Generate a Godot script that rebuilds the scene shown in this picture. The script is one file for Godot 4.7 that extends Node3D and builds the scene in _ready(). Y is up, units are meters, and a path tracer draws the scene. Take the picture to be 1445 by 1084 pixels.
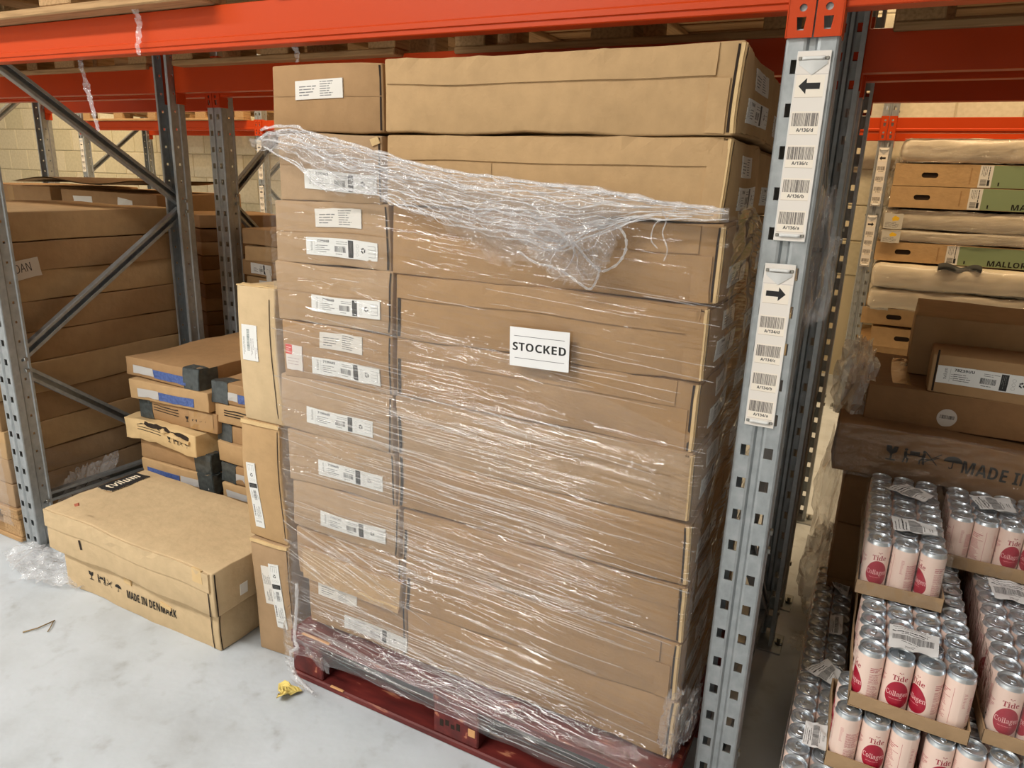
extends Node3D
# A warehouse bay: wrapped pallet of cartons under orange pallet racking.

const IMG_W := 1445.0
const IMG_H := 1084.0
const FOCAL_PX := 1012.3
const PITCH_SLOT := 0.075

var rng := RandomNumberGenerator.new()
var used := {}
var M := {}
var noise_a := FastNoiseLite.new()
var noise_b := FastNoiseLite.new()
var noise_r := FastNoiseLite.new()
var mesh_cache := {}

# ------------------------------------------------------------------ mesh builder
class MB:
	var v := PackedVector3Array()
	var t := PackedVector2Array()
	func quad(a: Vector3, b: Vector3, c: Vector3, d: Vector3, ua := Vector2(0, 1), ub := Vector2(1, 1), uc := Vector2(1, 0), ud := Vector2(0, 0)) -> void:
		v.append_array(PackedVector3Array([a, c, b, a, d, c]))
		t.append_array(PackedVector2Array([ua, uc, ub, ua, ud, uc]))
	func tri(a: Vector3, b: Vector3, c: Vector3, ua := Vector2.ZERO, ub := Vector2.ZERO, uc := Vector2.ZERO) -> void:
		v.append_array(PackedVector3Array([a, c, b]))
		t.append_array(PackedVector2Array([ua, uc, ub]))
	func out4(a: Vector3, b: Vector3, c: Vector3, d: Vector3, from: Vector3) -> void:
		if (b - a).cross(c - a).dot((a + b + c + d) * 0.25 - from) >= 0.0:
			quad(a, b, c, d)
		else:
			quad(a, d, c, b)
	func out3(a: Vector3, b: Vector3, c: Vector3, from: Vector3) -> void:
		if (b - a).cross(c - a).dot((a + b + c) / 3.0 - from) >= 0.0:
			tri(a, b, c)
		else:
			tri(a, c, b)
	func grid(nu: int, nv: int, f: Callable) -> void:
		var row: Array = []
		for j in nv + 1:
			var line := PackedVector3Array()
			for i in nu + 1:
				line.append(f.call(float(i) / nu, float(j) / nv))
			row.append(line)
		for j in nv:
			for i in nu:
				var u0 := float(i) / nu
				var u1 := float(i + 1) / nu
				var v0 := 1.0 - float(j) / nv
				var v1 := 1.0 - float(j + 1) / nv
				quad(row[j][i], row[j][i + 1], row[j + 1][i + 1], row[j + 1][i], Vector2(u0, v0), Vector2(u1, v0), Vector2(u1, v1), Vector2(u0, v1))
	func box(c: Vector3, s: Vector3, r := 0.002, bs := Basis()) -> void:
		var h := s * 0.5
		r = minf(r, minf(h.x, minf(h.y, h.z)) * 0.6)
		var P := {}
		for sx in [-1, 1]:
			for sy in [-1, 1]:
				for sz in [-1, 1]:
					var g := [float(sx), float(sy), float(sz)]
					for k in 3:
						var p := Vector3.ZERO
						for m in 3:
							p[m] = g[m] * (h[m] if m == k else h[m] - r)
						P[[k, sx, sy, sz]] = c + bs * p
		for k in 3:
			for s1 in [-1, 1]:
				var q: Array = []
				for w in [[-1, -1], [1, -1], [1, 1], [-1, 1]]:
					var key := [k, 0, 0, 0]
					key[1 + k] = s1
					key[1 + (k + 1) % 3] = w[0]
					key[1 + (k + 2) % 3] = w[1]
					q.append(P[key])
				out4(q[0], q[1], q[2], q[3], c)
		for n in 3:
			var k: int = (n + 1) % 3
			var m: int = (n + 2) % 3
			for a in [-1, 1]:
				for b in [-1, 1]:
					var q: Array = []
					for w in [[k, -1], [k, 1], [m, 1], [m, -1]]:
						var key := [w[0], 0, 0, 0]
						key[1 + n] = w[1]
						key[1 + k] = a
						key[1 + m] = b
						q.append(P[key])
					out4(q[0], q[1], q[2], q[3], c)
		for sx in [-1, 1]:
			for sy in [-1, 1]:
				for sz in [-1, 1]:
					out3(P[[0, sx, sy, sz]], P[[1, sx, sy, sz]], P[[2, sx, sy, sz]], c)
	func lathe(prof: Array, seg: int, c := Vector3.ZERO) -> void:
		var along := [0.0]
		for j in prof.size() - 1:
			along.append(along[-1] + (prof[j + 1] as Vector2).distance_to(prof[j]))
		for i in seg:
			var a0 := -PI + TAU * i / seg
			var a1 := -PI + TAU * (i + 1) / seg
			for j in prof.size() - 1:
				var p: Vector2 = prof[j]
				var q: Vector2 = prof[j + 1]
				var v0: float = 1.0 - along[j] / along[-1]
				var v1: float = 1.0 - along[j + 1] / along[-1]
				quad(c + Vector3(p.x * sin(a0), p.y, p.x * cos(a0)), c + Vector3(p.x * sin(a1), p.y, p.x * cos(a1)), c + Vector3(q.x * sin(a1), q.y, q.x * cos(a1)), c + Vector3(q.x * sin(a0), q.y, q.x * cos(a0)),
					Vector2(float(i) / seg, v0), Vector2(float(i + 1) / seg, v0), Vector2(float(i + 1) / seg, v1), Vector2(float(i) / seg, v1))
	func tube(pts: Array, r: float, sides := 6, wob := 0.0) -> void:
		var rings: Array = []
		var up := Vector3(0.13, 0.97, 0.21)
		for i in pts.size():
			var d: Vector3 = (pts[mini(i + 1, pts.size() - 1)] - pts[maxi(i - 1, 0)]).normalized()
			var x := d.cross(up).normalized()
			var y := x.cross(d).normalized()
			var ring := PackedVector3Array()
			var rr := r * (1.0 + wob * sin(i * 2.3) * cos(i * 0.7 + 1.0))
			for k in sides:
				var a := TAU * k / sides
				ring.append(pts[i] + (x * cos(a) + y * sin(a)) * rr)
			rings.append(ring)
		for i in pts.size() - 1:
			for k in sides:
				var k1 := (k + 1) % sides
				var mid: Vector3 = (pts[i] + pts[i + 1]) * 0.5
				out4(rings[i][k], rings[i][k1], rings[i + 1][k1], rings[i + 1][k], mid)
		for k in sides - 2:
			out3(rings[0][0], rings[0][k + 1], rings[0][k + 2], pts[1])
			out3(rings[-1][0], rings[-1][k + 1], rings[-1][k + 2], pts[-2])
	# a convex or concave outline in the (z, y) plane swept along x
	func sweep_x(poly: PackedVector2Array, x0: float, x1: float) -> void:
		var n := poly.size()
		var ccw := not Geometry2D.is_polygon_clockwise(poly)
		for i in n:
			var p := poly[i]
			var q := poly[(i + 1) % n]
			var a := Vector3(x0, p.y, p.x)
			var b := Vector3(x1, p.y, p.x)
			var c := Vector3(x1, q.y, q.x)
			var d := Vector3(x0, q.y, q.x)
			if ccw:
				quad(a, d, c, b)
			else:
				quad(a, b, c, d)
		var tr := Geometry2D.triangulate_polygon(poly)
		for i in range(0, tr.size(), 3):
			var a := poly[tr[i]]
			var b := poly[tr[i + 1]]
			var c := poly[tr[i + 2]]
			out3(Vector3(x0, a.y, a.x), Vector3(x0, b.y, b.x), Vector3(x0, c.y, c.x), Vector3(x1, (a.y + b.y + c.y) / 3, (a.x + b.x + c.x) / 3))
			out3(Vector3(x1, a.y, a.x), Vector3(x1, b.y, b.x), Vector3(x1, c.y, c.x), Vector3(x0, (a.y + b.y + c.y) / 3, (a.x + b.x + c.x) / 3))
	# rectangle facing +z with a convex hole round `hc`; the hole gets walls `deep` towards -z
	func holed(x0: float, y0: float, x1: float, y1: float, z: float, hole: PackedVector2Array, hc: Vector2, deep: float, floor_too := false) -> void:
		var ang: Array = []
		for i in 24:
			ang.append(TAU * i / 24.0)
		for cnr in [Vector2(x0, y0), Vector2(x1, y0), Vector2(x1, y1), Vector2(x0, y1)]:
			ang.append(fposmod((cnr - hc).angle(), TAU))
		for p in hole:
			ang.append(fposmod((p - hc).angle(), TAU))
		ang.sort()
		var inner: Array = []
		var outer: Array = []
		for a in ang:
			var d := Vector2(cos(a), sin(a))
			var tr := 1e9
			if d.x > 1e-6: tr = minf(tr, (x1 - hc.x) / d.x)
			if d.x < -1e-6: tr = minf(tr, (x0 - hc.x) / d.x)
			if d.y > 1e-6: tr = minf(tr, (y1 - hc.y) / d.y)
			if d.y < -1e-6: tr = minf(tr, (y0 - hc.y) / d.y)
			var th := 1e9
			for i in hole.size():
				var p := hole[i] - hc
				var e := hole[(i + 1) % hole.size()] - hole[i]
				var den := d.cross(e)
				if absf(den) > 1e-9:
					var tt := p.cross(e) / den
					var s := p.cross(d) / den
					if tt > 0 and s > -1e-4 and s < 1.0001:
						th = minf(th, tt)
			inner.append(hc + d * th)
			outer.append(hc + d * tr)
		for i in ang.size():
			var k := (i + 1) % ang.size()
			var a: Vector2 = inner[i]
			var b: Vector2 = outer[i]
			var c: Vector2 = outer[k]
			var d: Vector2 = inner[k]
			quad(Vector3(a.x, a.y, z), Vector3(b.x, b.y, z), Vector3(c.x, c.y, z), Vector3(d.x, d.y, z))
			quad(Vector3(a.x, a.y, z), Vector3(d.x, d.y, z), Vector3(d.x, d.y, z - deep), Vector3(a.x, a.y, z - deep))
			if floor_too:
				tri(Vector3(a.x, a.y, z - deep), Vector3(d.x, d.y, z - deep), Vector3(hc.x, hc.y, z - deep))
	func build(smooth := false) -> ArrayMesh:
		var st := SurfaceTool.new()
		st.begin(Mesh.PRIMITIVE_TRIANGLES)
		st.set_smooth_group(0 if smooth else -1)
		for i in v.size():
			st.set_uv(t[i])
			st.add_vertex(v[i])
		st.generate_normals()
		st.index()
		return st.commit()

# ------------------------------------------------------------------ things and parts
func numbered(called: String) -> String:
	if not used.has(called):
		used[called] = 0
		return called
	used[called] += 1
	return "%s_%03d" % [called, used[called]]

func tag(o: Node, label: String, category: String, group := "") -> void:
	o.set_meta("label", label)
	o.set_meta("category", category)
	o.set_meta("kind", "thing")
	if group: o.set_meta("group", group)

func thing(called: String, label: String, category: String, at := Vector3.ZERO, turn := 0.0, group := "") -> Node3D:
	var o := Node3D.new()
	o.name = numbered(called)
	add_child(o)
	o.position = at
	o.rotation_degrees.y = turn
	tag(o, label, category, group)
	return o

func part(called: String, mesh: Mesh, mat: Material, parent: Node, label := "") -> MeshInstance3D:
	var o := MeshInstance3D.new()
	o.name = numbered(called) if parent == self else called
	o.mesh = mesh
	o.material_override = mat
	parent.add_child(o, true)
	if label: o.set_meta("label", label)
	return o

func struct(called: String, mesh: Mesh, mat: Material) -> MeshInstance3D:
	var o := part(called, mesh, mat, self)
	o.set_meta("kind", "structure")
	return o

func box_mesh(s: Vector3, r := 0.002) -> ArrayMesh:
	var key := [s, r]
	if not mesh_cache.has(key):
		var b := MB.new()
		b.box(Vector3.ZERO, s, r)
		mesh_cache[key] = b.build()
	return mesh_cache[key]

func box_part(called: String, c: Vector3, s: Vector3, mat: Material, parent: Node, r := 0.002) -> MeshInstance3D:
	var o := part(called, box_mesh(s, r), mat, parent)
	o.position = c
	return o

# ------------------------------------------------------------------ materials
func noise_tex(freq: float, ramp: Array, seed_ := 1, oct := 4, size := 512, kind := FastNoiseLite.TYPE_SIMPLEX_SMOOTH) -> NoiseTexture2D:
	var n := FastNoiseLite.new()
	n.noise_type = kind
	n.seed = seed_
	n.frequency = freq
	n.fractal_octaves = oct
	var t := NoiseTexture2D.new()
	t.width = size
	t.height = size
	t.seamless = true
	t.noise = n
	var g := Gradient.new()
	var off := PackedFloat32Array()
	var col := PackedColorArray()
	for r in ramp:
		off.append(r[0])
		col.append(r[1])
	g.offsets = off
	g.colors = col
	t.color_ramp = g
	return t

func normal_tex(freq: float, strength: float, seed_ := 1, oct := 4, size := 512) -> NoiseTexture2D:
	var n := FastNoiseLite.new()
	n.noise_type = FastNoiseLite.TYPE_SIMPLEX_SMOOTH
	n.seed = seed_
	n.frequency = freq
	n.fractal_octaves = oct
	var t := NoiseTexture2D.new()
	t.width = size
	t.height = size
	t.seamless = true
	t.noise = n
	t.as_normal_map = true
	t.bump_strength = strength
	return t

func mat(col: Color, rough := 0.8, metal := 0.0) -> StandardMaterial3D:
	var m := StandardMaterial3D.new()
	m.albedo_color = col
	m.roughness = rough
	m.metallic = metal
	return m

func tri_mat(tex: Texture2D, scale: Vector3, rough := 0.8, metal := 0.0, tint := Color.WHITE, world := false) -> StandardMaterial3D:
	var m := mat(tint, rough, metal)
	m.albedo_texture = tex
	m.uv1_triplanar = true
	m.uv1_world_triplanar = world
	m.uv1_scale = scale
	return m

func gray(x: float) -> Color:
	return Color(x, x, x)

func make_materials() -> void:
	var card_t := noise_tex(0.012, [[0.0, gray(0.93)], [0.5, gray(0.97)], [1.0, gray(1.0)]], 3, 6)
	var card_n := normal_tex(0.03, 3.0, 7, 4)
	for c in [["card", Color(0.73, 0.60, 0.435)], ["card_pale", Color(0.80, 0.70, 0.55)], ["card_grey", Color(0.675, 0.56, 0.43)], ["card_dark", Color(0.65, 0.515, 0.365)], ["card_deep", Color(0.52, 0.385, 0.255)], ["card_film_dim", Color(0.645, 0.51, 0.355)], ["card_torn", Color(0.84, 0.72, 0.53)]]:
		var m := tri_mat(card_t, Vector3(2.2, 2.2, 2.2), 0.78, 0.0, c[1])
		m.normal_enabled = true
		m.normal_texture = card_n
		m.normal_scale = 0.35
		m.metallic_specular = 0.3
		M[c[0]] = m
	M.seam = mat(Color(0.16, 0.11, 0.07), 0.95)
	M.ink = mat(Color(0.10, 0.085, 0.07), 0.85)
	M.tape = mat(Color(0.66, 0.52, 0.34), 0.25)
	M.tape_dark = tri_mat(noise_tex(0.02, [[0.0, Color(0.22, 0.24, 0.24)], [1.0, Color(0.31, 0.33, 0.33)]], 5), Vector3(3, 3, 3), 0.25)
	M.tape_blue = tri_mat(noise_tex(0.03, [[0.0, Color(0.20, 0.28, 0.50)], [1.0, Color(0.36, 0.45, 0.68)]], 6), Vector3(4, 4, 4), 0.35)
	M.tape_white = mat(Color(0.74, 0.73, 0.72), 0.3)
	var zinc_t := noise_tex(0.02, [[0.0, Color(0.60, 0.62, 0.63)], [0.5, Color(0.65, 0.67, 0.68)], [1.0, Color(0.71, 0.72, 0.73)]], 11, 5, 512, FastNoiseLite.TYPE_CELLULAR)
	M.zinc = tri_mat(zinc_t, Vector3(4, 3, 4), 0.46, 0.65)
	M.zinc_dark = tri_mat(zinc_t, Vector3(4, 1.5, 4), 0.45, 0.75, Color(0.72, 0.72, 0.70))
	var paint_n := normal_tex(0.05, 1.2, 17, 3)
	M.orange = mat(Color(0.745, 0.25, 0.075), 0.36)
	M.orange.metallic_specular = 0.36
	M.orange.normal_enabled = true
	M.orange.normal_texture = paint_n
	M.orange.normal_scale = 0.12
	M.orange.uv1_triplanar = true
	M.orange.uv1_scale = Vector3(4, 4, 4)
	M.steel = mat(Color(0.62, 0.62, 0.60), 0.35, 0.9)
	var floor_t := noise_tex(0.006, [[0.0, Color(0.70, 0.72, 0.735)], [0.4, Color(0.745, 0.77, 0.79)], [1.0, Color(0.775, 0.80, 0.825)]], 21, 6, 1024)
	M.floor = tri_mat(floor_t, Vector3(0.55, 0.55, 0.55), 0.62, 0.0, Color.WHITE, true)
	var dirt := noise_tex(0.012, [[0.0, Color(0.46, 0.44, 0.40, 0.0)], [0.62, Color(0.46, 0.44, 0.40, 0.0)], [0.8, Color(0.46, 0.44, 0.40, 0.12)], [1.0, Color(0.40, 0.37, 0.32, 0.36)]], 23, 7, 1024)
	M.floor.detail_enabled = true
	M.floor.detail_albedo = dirt
	M.floor.detail_uv_layer = BaseMaterial3D.DETAIL_UV_2
	M.floor.uv2_triplanar = true
	M.floor.uv2_world_triplanar = true
	M.floor.uv2_scale = Vector3(0.8, 0.8, 0.8)
	M.floor.normal_enabled = true
	M.floor.normal_texture = normal_tex(0.03, 2.0, 29, 5)
	M.floor.normal_scale = 0.25
	var wall_t := noise_tex(0.02, [[0.0, Color(0.80, 0.76, 0.65)], [1.0, Color(0.86, 0.82, 0.72)]], 31)
	M.block = tri_mat(wall_t, Vector3(2, 2, 2), 0.85)
	M.block_b = tri_mat(wall_t, Vector3(1.7, 1.7, 1.7), 0.85, 0.0, Color(0.95, 0.95, 0.93))
	M.mortar = mat(Color(0.78, 0.735, 0.62), 0.95)
	M.plaster = mat(Color(0.80, 0.79, 0.76), 0.9)
	M.ceiling = mat(Color(0.75, 0.75, 0.74), 0.9)
	var wood_t := noise_tex(0.015, [[0.0, Color(0.55, 0.42, 0.27)], [0.5, Color(0.67, 0.53, 0.36)], [1.0, Color(0.72, 0.58, 0.40)]], 41, 4)
	M.wood_x = tri_mat(wood_t, Vector3(0.5, 9, 9), 0.8)
	M.wood_z = tri_mat(wood_t, Vector3(9, 9, 0.5), 0.8)
	M.wood_grey = tri_mat(wood_t, Vector3(0.5, 9, 9), 0.85, 0.0, Color(0.62, 0.58, 0.54))
	M.chip = tri_mat(noise_tex(0.09, [[0.0, Color(0.58, 0.44, 0.26)], [0.5, Color(0.80, 0.66, 0.44)], [1.0, Color(0.88, 0.76, 0.55)]], 43, 3), Vector3(2, 2, 2), 0.85)
	var red_t := noise_tex(0.012, [[0.0, Color(0.29, 0.085, 0.075)], [0.5, Color(0.37, 0.11, 0.095)], [0.80, Color(0.44, 0.15, 0.125)], [0.86, Color(0.68, 0.44, 0.33)], [1.0, Color(0.78, 0.56, 0.40)]], 47, 5)
	M.red_x = tri_mat(red_t, Vector3(0.7, 3.0, 3.0), 0.6)
	M.red_z = tri_mat(red_t, Vector3(3.0, 3.0, 0.7), 0.6)
	M.raw_wood = mat(Color(0.82, 0.62, 0.42), 0.8)
	# clear film: streaked for stretched wrap, crumpled for loose plastic
	M.film = film_mat(Color(0.93, 0.93, 0.95, 0.010), 0.05, 0.45)
	M.film_side = film_mat(Color(0.92, 0.92, 0.94, 0.02), 0.06, 0.6)
	M.film_pleat = mat(Color(0.95, 0.95, 0.96, 0.10), 0.08)
	M.film_pleat.transparency = BaseMaterial3D.TRANSPARENCY_ALPHA
	M.film_pleat.metallic_specular = 0.62
	M.film_bunch = crumple_mat(Color(0.95, 0.95, 0.97, 0.07), 0.07, 1.6)
	M.film_rope = crumple_mat(Color(0.96, 0.96, 0.97, 0.28), 0.09, 1.2)
	M.film_loose = crumple_mat(Color(0.95, 0.94, 0.92, 0.12), 0.10, 1.4)
	M.film_wad = crumple_mat(Color(0.94, 0.93, 0.91, 0.30), 0.12, 0.8)
	M.film_pack = crumple_mat(Color(0.92, 0.90, 0.88, 0.02), 0.10, 0.6)
	M.film_bed = crumple_mat(Color(0.90, 0.86, 0.80, 0.14), 0.12, 1.2)
	M.can_metal = mat(Color(0.82, 0.84, 0.86), 0.28, 0.95)
	M.can_top = mat(Color(0.80, 0.83, 0.86), 0.32, 0.85)
	M.bed = tri_mat(noise_tex(0.006, [[0.0, Color(0.72, 0.67, 0.58)], [1.0, Color(0.82, 0.77, 0.69)]], 61, 3), Vector3(1, 1, 1), 0.36)
	M.black_wrap = crumple_black()
	M.paper = mat(Color(0.88, 0.87, 0.84), 0.8)
	M.yellow_paper = mat(Color(0.87, 0.78, 0.45), 0.8)
	M.straw = mat(Color(0.55, 0.46, 0.30), 0.9)
	M.felt = mat(Color(0.18, 0.18, 0.17), 0.9)
	M.rope = mat(Color(0.86, 0.85, 0.82), 0.6)
	M.lamp_body = mat(Color(0.85, 0.85, 0.85), 0.5)
	M.foam = mat(Color(0.85, 0.85, 0.84), 0.8)

func film_mat(col: Color, rough: float, nscale: float) -> StandardMaterial3D:
	var m := mat(col, rough)
	m.transparency = BaseMaterial3D.TRANSPARENCY_ALPHA
	m.cull_mode = BaseMaterial3D.CULL_DISABLED
	m.metallic_specular = 0.62
	if not M.has("streak_tex"):
		M.streak_tex = streak_texture()
	m.normal_enabled = true
	m.normal_texture = M.streak_tex
	m.normal_scale = nscale
	return m

func crumple_mat(col: Color, rough: float, nscale: float) -> StandardMaterial3D:
	var m := mat(col, rough)
	m.transparency = BaseMaterial3D.TRANSPARENCY_ALPHA
	m.cull_mode = BaseMaterial3D.CULL_DISABLED
	m.metallic_specular = 0.62
	if not M.has("crumple_tex"):
		M.crumple_tex = normal_tex(0.012, 9.0, 77, 4)
		M.crumple_tex.noise.fractal_type = FastNoiseLite.FRACTAL_RIDGED
	m.normal_enabled = true
	m.normal_texture = M.crumple_tex
	m.normal_scale = nscale
	m.uv1_triplanar = true
	m.uv1_scale = Vector3(4, 4, 4)
	return m

func crumple_black() -> StandardMaterial3D:
	var m := mat(Color(0.05, 0.05, 0.055), 0.25)
	m.normal_enabled = true
	m.normal_texture = M.crumple_tex
	m.normal_scale = 1.2
	m.uv1_triplanar = true
	m.uv1_scale = Vector3(2, 2, 2)
	return m

func streak_texture() -> ImageTexture:
	# heights of long fine ridges running along u, as a normal map
	var w := 512
	var h := 1024
	var n := FastNoiseLite.new()
	n.seed = 91
	n.frequency = 1.0
	n.fractal_octaves = 3
	var hs := PackedFloat32Array()
	hs.resize(w * h)
	for y in h:
		for x in w:
			var fx := float(x) / w
			var s := 0.55 * n.get_noise_2d(fx * 7.0, y * 0.06) + 0.45 * n.get_noise_2d(fx * 3.0 + 40.0, y * 0.17)
			var gate := clampf(0.35 + 1.3 * n.get_noise_2d(fx * 2.0 + 90.0, y * 0.008), 0.08, 1.0)
			hs[y * w + x] = s * gate
	var im := Image.create(w, h, false, Image.FORMAT_RGB8)
	for y in h:
		for x in w:
			var dx := hs[y * w + (x + 1) % w] - hs[y * w + x]
			var dy := hs[((y + 1) % h) * w + x] - hs[y * w + x]
			var nn := Vector3(-dx * 2.0, dy * 9.0, 1.0).normalized()
			im.set_pixel(x, y, Color(nn.x * 0.5 + 0.5, nn.y * 0.5 + 0.5, nn.z * 0.5 + 0.5))
	return ImageTexture.create_from_image(im)

# ------------------------------------------------------------------ flat print
func font_of(kind: String) -> SystemFont:
	var key := "font_" + kind
	if not M.has(key):
		var f := SystemFont.new()
		f.font_names = PackedStringArray(["Droid Serif" if kind.begins_with("serif") else "Droid Sans"])
		f.font_weight = 700 if kind.ends_with("bold") else 400
		M[key] = f
	return M[key]

# triangles of a text, one unit = its font size, y up, lower-left corner at 0,0; and its size
func text_tris(s: String, kind := "sans") -> Array:
	var key := ["text", s, kind]
	if mesh_cache.has(key):
		return mesh_cache[key]
	var tm := TextMesh.new()
	tm.font = font_of(kind)
	tm.text = s
	tm.font_size = 48
	tm.pixel_size = 1.0 / 48.0
	tm.depth = 0.0
	tm.curve_step = 1.5
	var out := PackedVector2Array()
	if tm.get_surface_count() > 0:
		var a := tm.surface_get_arrays(0)
		var v: PackedVector3Array = a[Mesh.ARRAY_VERTEX]
		if a[Mesh.ARRAY_INDEX] != null and a[Mesh.ARRAY_INDEX].size() > 0:
			for i in a[Mesh.ARRAY_INDEX]:
				out.append(Vector2(v[i].x, v[i].y))
		else:
			for p in v:
				out.append(Vector2(p.x, p.y))
	var lo := Vector2(1e9, 1e9)
	var hi := Vector2(-1e9, -1e9)
	for p in out:
		lo = lo.min(p)
		hi = hi.max(p)
	for i in out.size():
		out[i] -= lo
	mesh_cache[key] = [out, hi - lo]
	return mesh_cache[key]

func raster(im: Image, tris: PackedVector2Array, col: Color) -> void:
	if tris.is_empty():
		return
	var lo := tris[0]
	var hi := tris[0]
	for p in tris:
		lo = lo.min(p)
		hi = hi.max(p)
	var x0 := clampi(int(floor(lo.x)), 0, im.get_width() - 1)
	var y0 := clampi(int(floor(lo.y)), 0, im.get_height() - 1)
	var x1 := clampi(int(ceil(hi.x)), 0, im.get_width() - 1)
	var y1 := clampi(int(ceil(hi.y)), 0, im.get_height() - 1)
	var w := x1 - x0 + 1
	var cov := PackedByteArray()
	cov.resize(w * (y1 - y0 + 1))
	for i in range(0, tris.size() - 2, 3):
		var a := tris[i]
		var b := tris[i + 1]
		var c := tris[i + 2]
		var area := (b - a).cross(c - a)
		if absf(area) < 1e-7:
			continue
		if area < 0:
			var sw := b
			b = c
			c = sw
		for y in range(maxi(int(floor(minf(a.y, minf(b.y, c.y)))), y0), mini(int(ceil(maxf(a.y, maxf(b.y, c.y)))), y1) + 1):
			for x in range(maxi(int(floor(minf(a.x, minf(b.x, c.x)))), x0), mini(int(ceil(maxf(a.x, maxf(b.x, c.x)))), x1) + 1):
				var hit := 0
				for s in 4:
					var p := Vector2(x + (0.25 if s % 2 == 0 else 0.75), y + (0.25 if s < 2 else 0.75))
					if (b - a).cross(p - a) >= 0 and (c - b).cross(p - b) >= 0 and (a - c).cross(p - c) >= 0:
						hit += 1
				if hit:
					var k := (y - y0) * w + x - x0
					cov[k] = mini(cov[k] + hit, 4)
	for y in range(y0, y1 + 1):
		for x in range(x0, x1 + 1):
			var cc := cov[(y - y0) * w + x - x0]
			if cc:
				im.set_pixel(x, y, im.get_pixel(x, y).lerp(col, cc / 4.0))

# text with its top left corner at (x, y) in pixels, `h` the font size; turned: reads upwards
func write(im: Image, s: String, x: float, y: float, h: float, col: Color, kind := "sans", turned := false, stretch := 1.0) -> void:
	var d := text_tris(s, kind)
	var size: Vector2 = d[1]
	var t := PackedVector2Array()
	for p in d[0]:
		if turned:
			t.append(Vector2(x + (size.y - p.y) * h, y + size.x * h * stretch - p.x * h * stretch))
		else:
			t.append(Vector2(x + p.x * h * stretch, y + (size.y - p.y) * h))
	raster(im, t, col)

func poly_fill(im: Image, pts: PackedVector2Array, col: Color) -> void:
	var idx := Geometry2D.triangulate_polygon(pts)
	var t := PackedVector2Array()
	for i in idx:
		t.append(pts[i])
	raster(im, t, col)

func rect(im: Image, x: float, y: float, w: float, h: float, col: Color) -> void:
	im.fill_rect(Rect2i(int(x), int(y), maxi(1, int(w)), maxi(1, int(h))), col)

func barcode(im: Image, x: int, y: int, w: int, h: int, col: Color, seed_: int, upright := true) -> void:
	var r := RandomNumberGenerator.new()
	r.seed = seed_
	var k := 0
	var long := w if upright else h
	while k < long:
		var bar := r.randi_range(1, 3)
		if upright:
			rect(im, x + k, y, mini(bar, long - k), h, col)
		else:
			rect(im, x, y + k, w, mini(bar, long - k), col)
		k += bar + r.randi_range(1, 3)

# rows of small print too fine to read
func fine_print(im: Image, x: int, y: int, w: int, rows: int, pitch: int, thick: int, col: Color, seed_: int, upright := true) -> void:
	var r := RandomNumberGenerator.new()
	r.seed = seed_
	for k in rows:
		var p := 0
		var end := int(w * r.randf_range(0.55, 1.0))
		while p < end:
			var word := r.randi_range(pitch, pitch * 4)
			if upright:
				rect(im, x + p, y + k * pitch, mini(word, end - p), thick, col)
			else:
				rect(im, x + k * pitch, y + p, thick, mini(word, end - p), col)
			p += word + maxi(2, pitch / 3)

func recycle(im: Image, c: Vector2, r: float, col: Color) -> void:
	for k in 3:
		var a := TAU * k / 3.0 + 0.2
		var u := Vector2(cos(a), sin(a))
		var w := Vector2(-u.y, u.x)
		poly_fill(im, PackedVector2Array([c + u * r * 0.95 - w * r * 0.75, c + u * r * 0.95 + w * r * 0.1, c + u * r * 1.25 + w * r * 0.1, c + u * r * 0.7 + w * r * 0.75, c + u * r * 0.25 + w * r * 0.1, c + u * r * 0.5 + w * r * 0.1, c + u * r * 0.5 - w * r * 0.75]), col)

func picture(im: Image, rough := 0.6) -> StandardMaterial3D:
	var m := mat(Color.WHITE, rough)
	im.generate_mipmaps()
	m.albedo_texture = ImageTexture.create_from_image(im)
	m.texture_repeat = false
	return m

func sheet(w: int, h: int, col: Color) -> Image:
	var im := Image.create(w, h, false, Image.FORMAT_RGB8)
	im.fill(col)
	return im

const WHITE := Color(0.86, 0.86, 0.85)
const DARK := Color(0.09, 0.09, 0.10)
const MID := Color(0.38, 0.38, 0.38)

func product_label(code: String, seed_: int, named := true) -> StandardMaterial3D:
	var im := sheet(560, 112, WHITE)
	if named:
		write(im, "tvilum", 36, 14, 26, MID, "sans", true)
	rect(im, 72, 14, 1, 84, MID)
	fine_print(im, 78, 50, 26, 3, 14, 2, MID, seed_ + 3)
	write(im, code, 92, 12, 23, DARK, "sansbold", false, 1.15)
	fine_print(im, 92, 46, 110, 4, 13, 4, MID, seed_)
	fine_print(im, 250, 18, 90, 2, 12, 3, MID, seed_ + 1)
	barcode(im, 236, 46, 84, 36, DARK, seed_ + 5)
	fine_print(im, 244, 92, 66, 1, 10, 4, MID, seed_ + 2)
	rect(im, 342, 6, 40, 100, Color(0.13, 0.13, 0.13))
	fine_print(im, 350, 14, 84, 3, 9, 2, Color(0.5, 0.5, 0.5), seed_ + 9, false)
	for p in [Vector2(412, 34), Vector2(412, 60), Vector2(412, 84)]:
		for a in 14:
			rect(im, p.x + cos(a * TAU / 14) * 9, p.y + sin(a * TAU / 14) * 9, 2, 2, MID)
	recycle(im, Vector2(455, 56), 15, DARK)
	for k in 4:
		rect(im, 490, 22 + k * 22, 52, 2, MID)
	rect(im, 542, 22, 2, 68, MID)
	return picture(im)

func address_label(seed_: int) -> StandardMaterial3D:
	var im := sheet(300, 100, Color(0.84, 0.82, 0.79))
	fine_print(im, 26, 30, 110, 4, 15, 5, MID, seed_)
	fine_print(im, 158, 10, 90, 7, 12, 4, MID, seed_ + 1)
	return picture(im)

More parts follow.
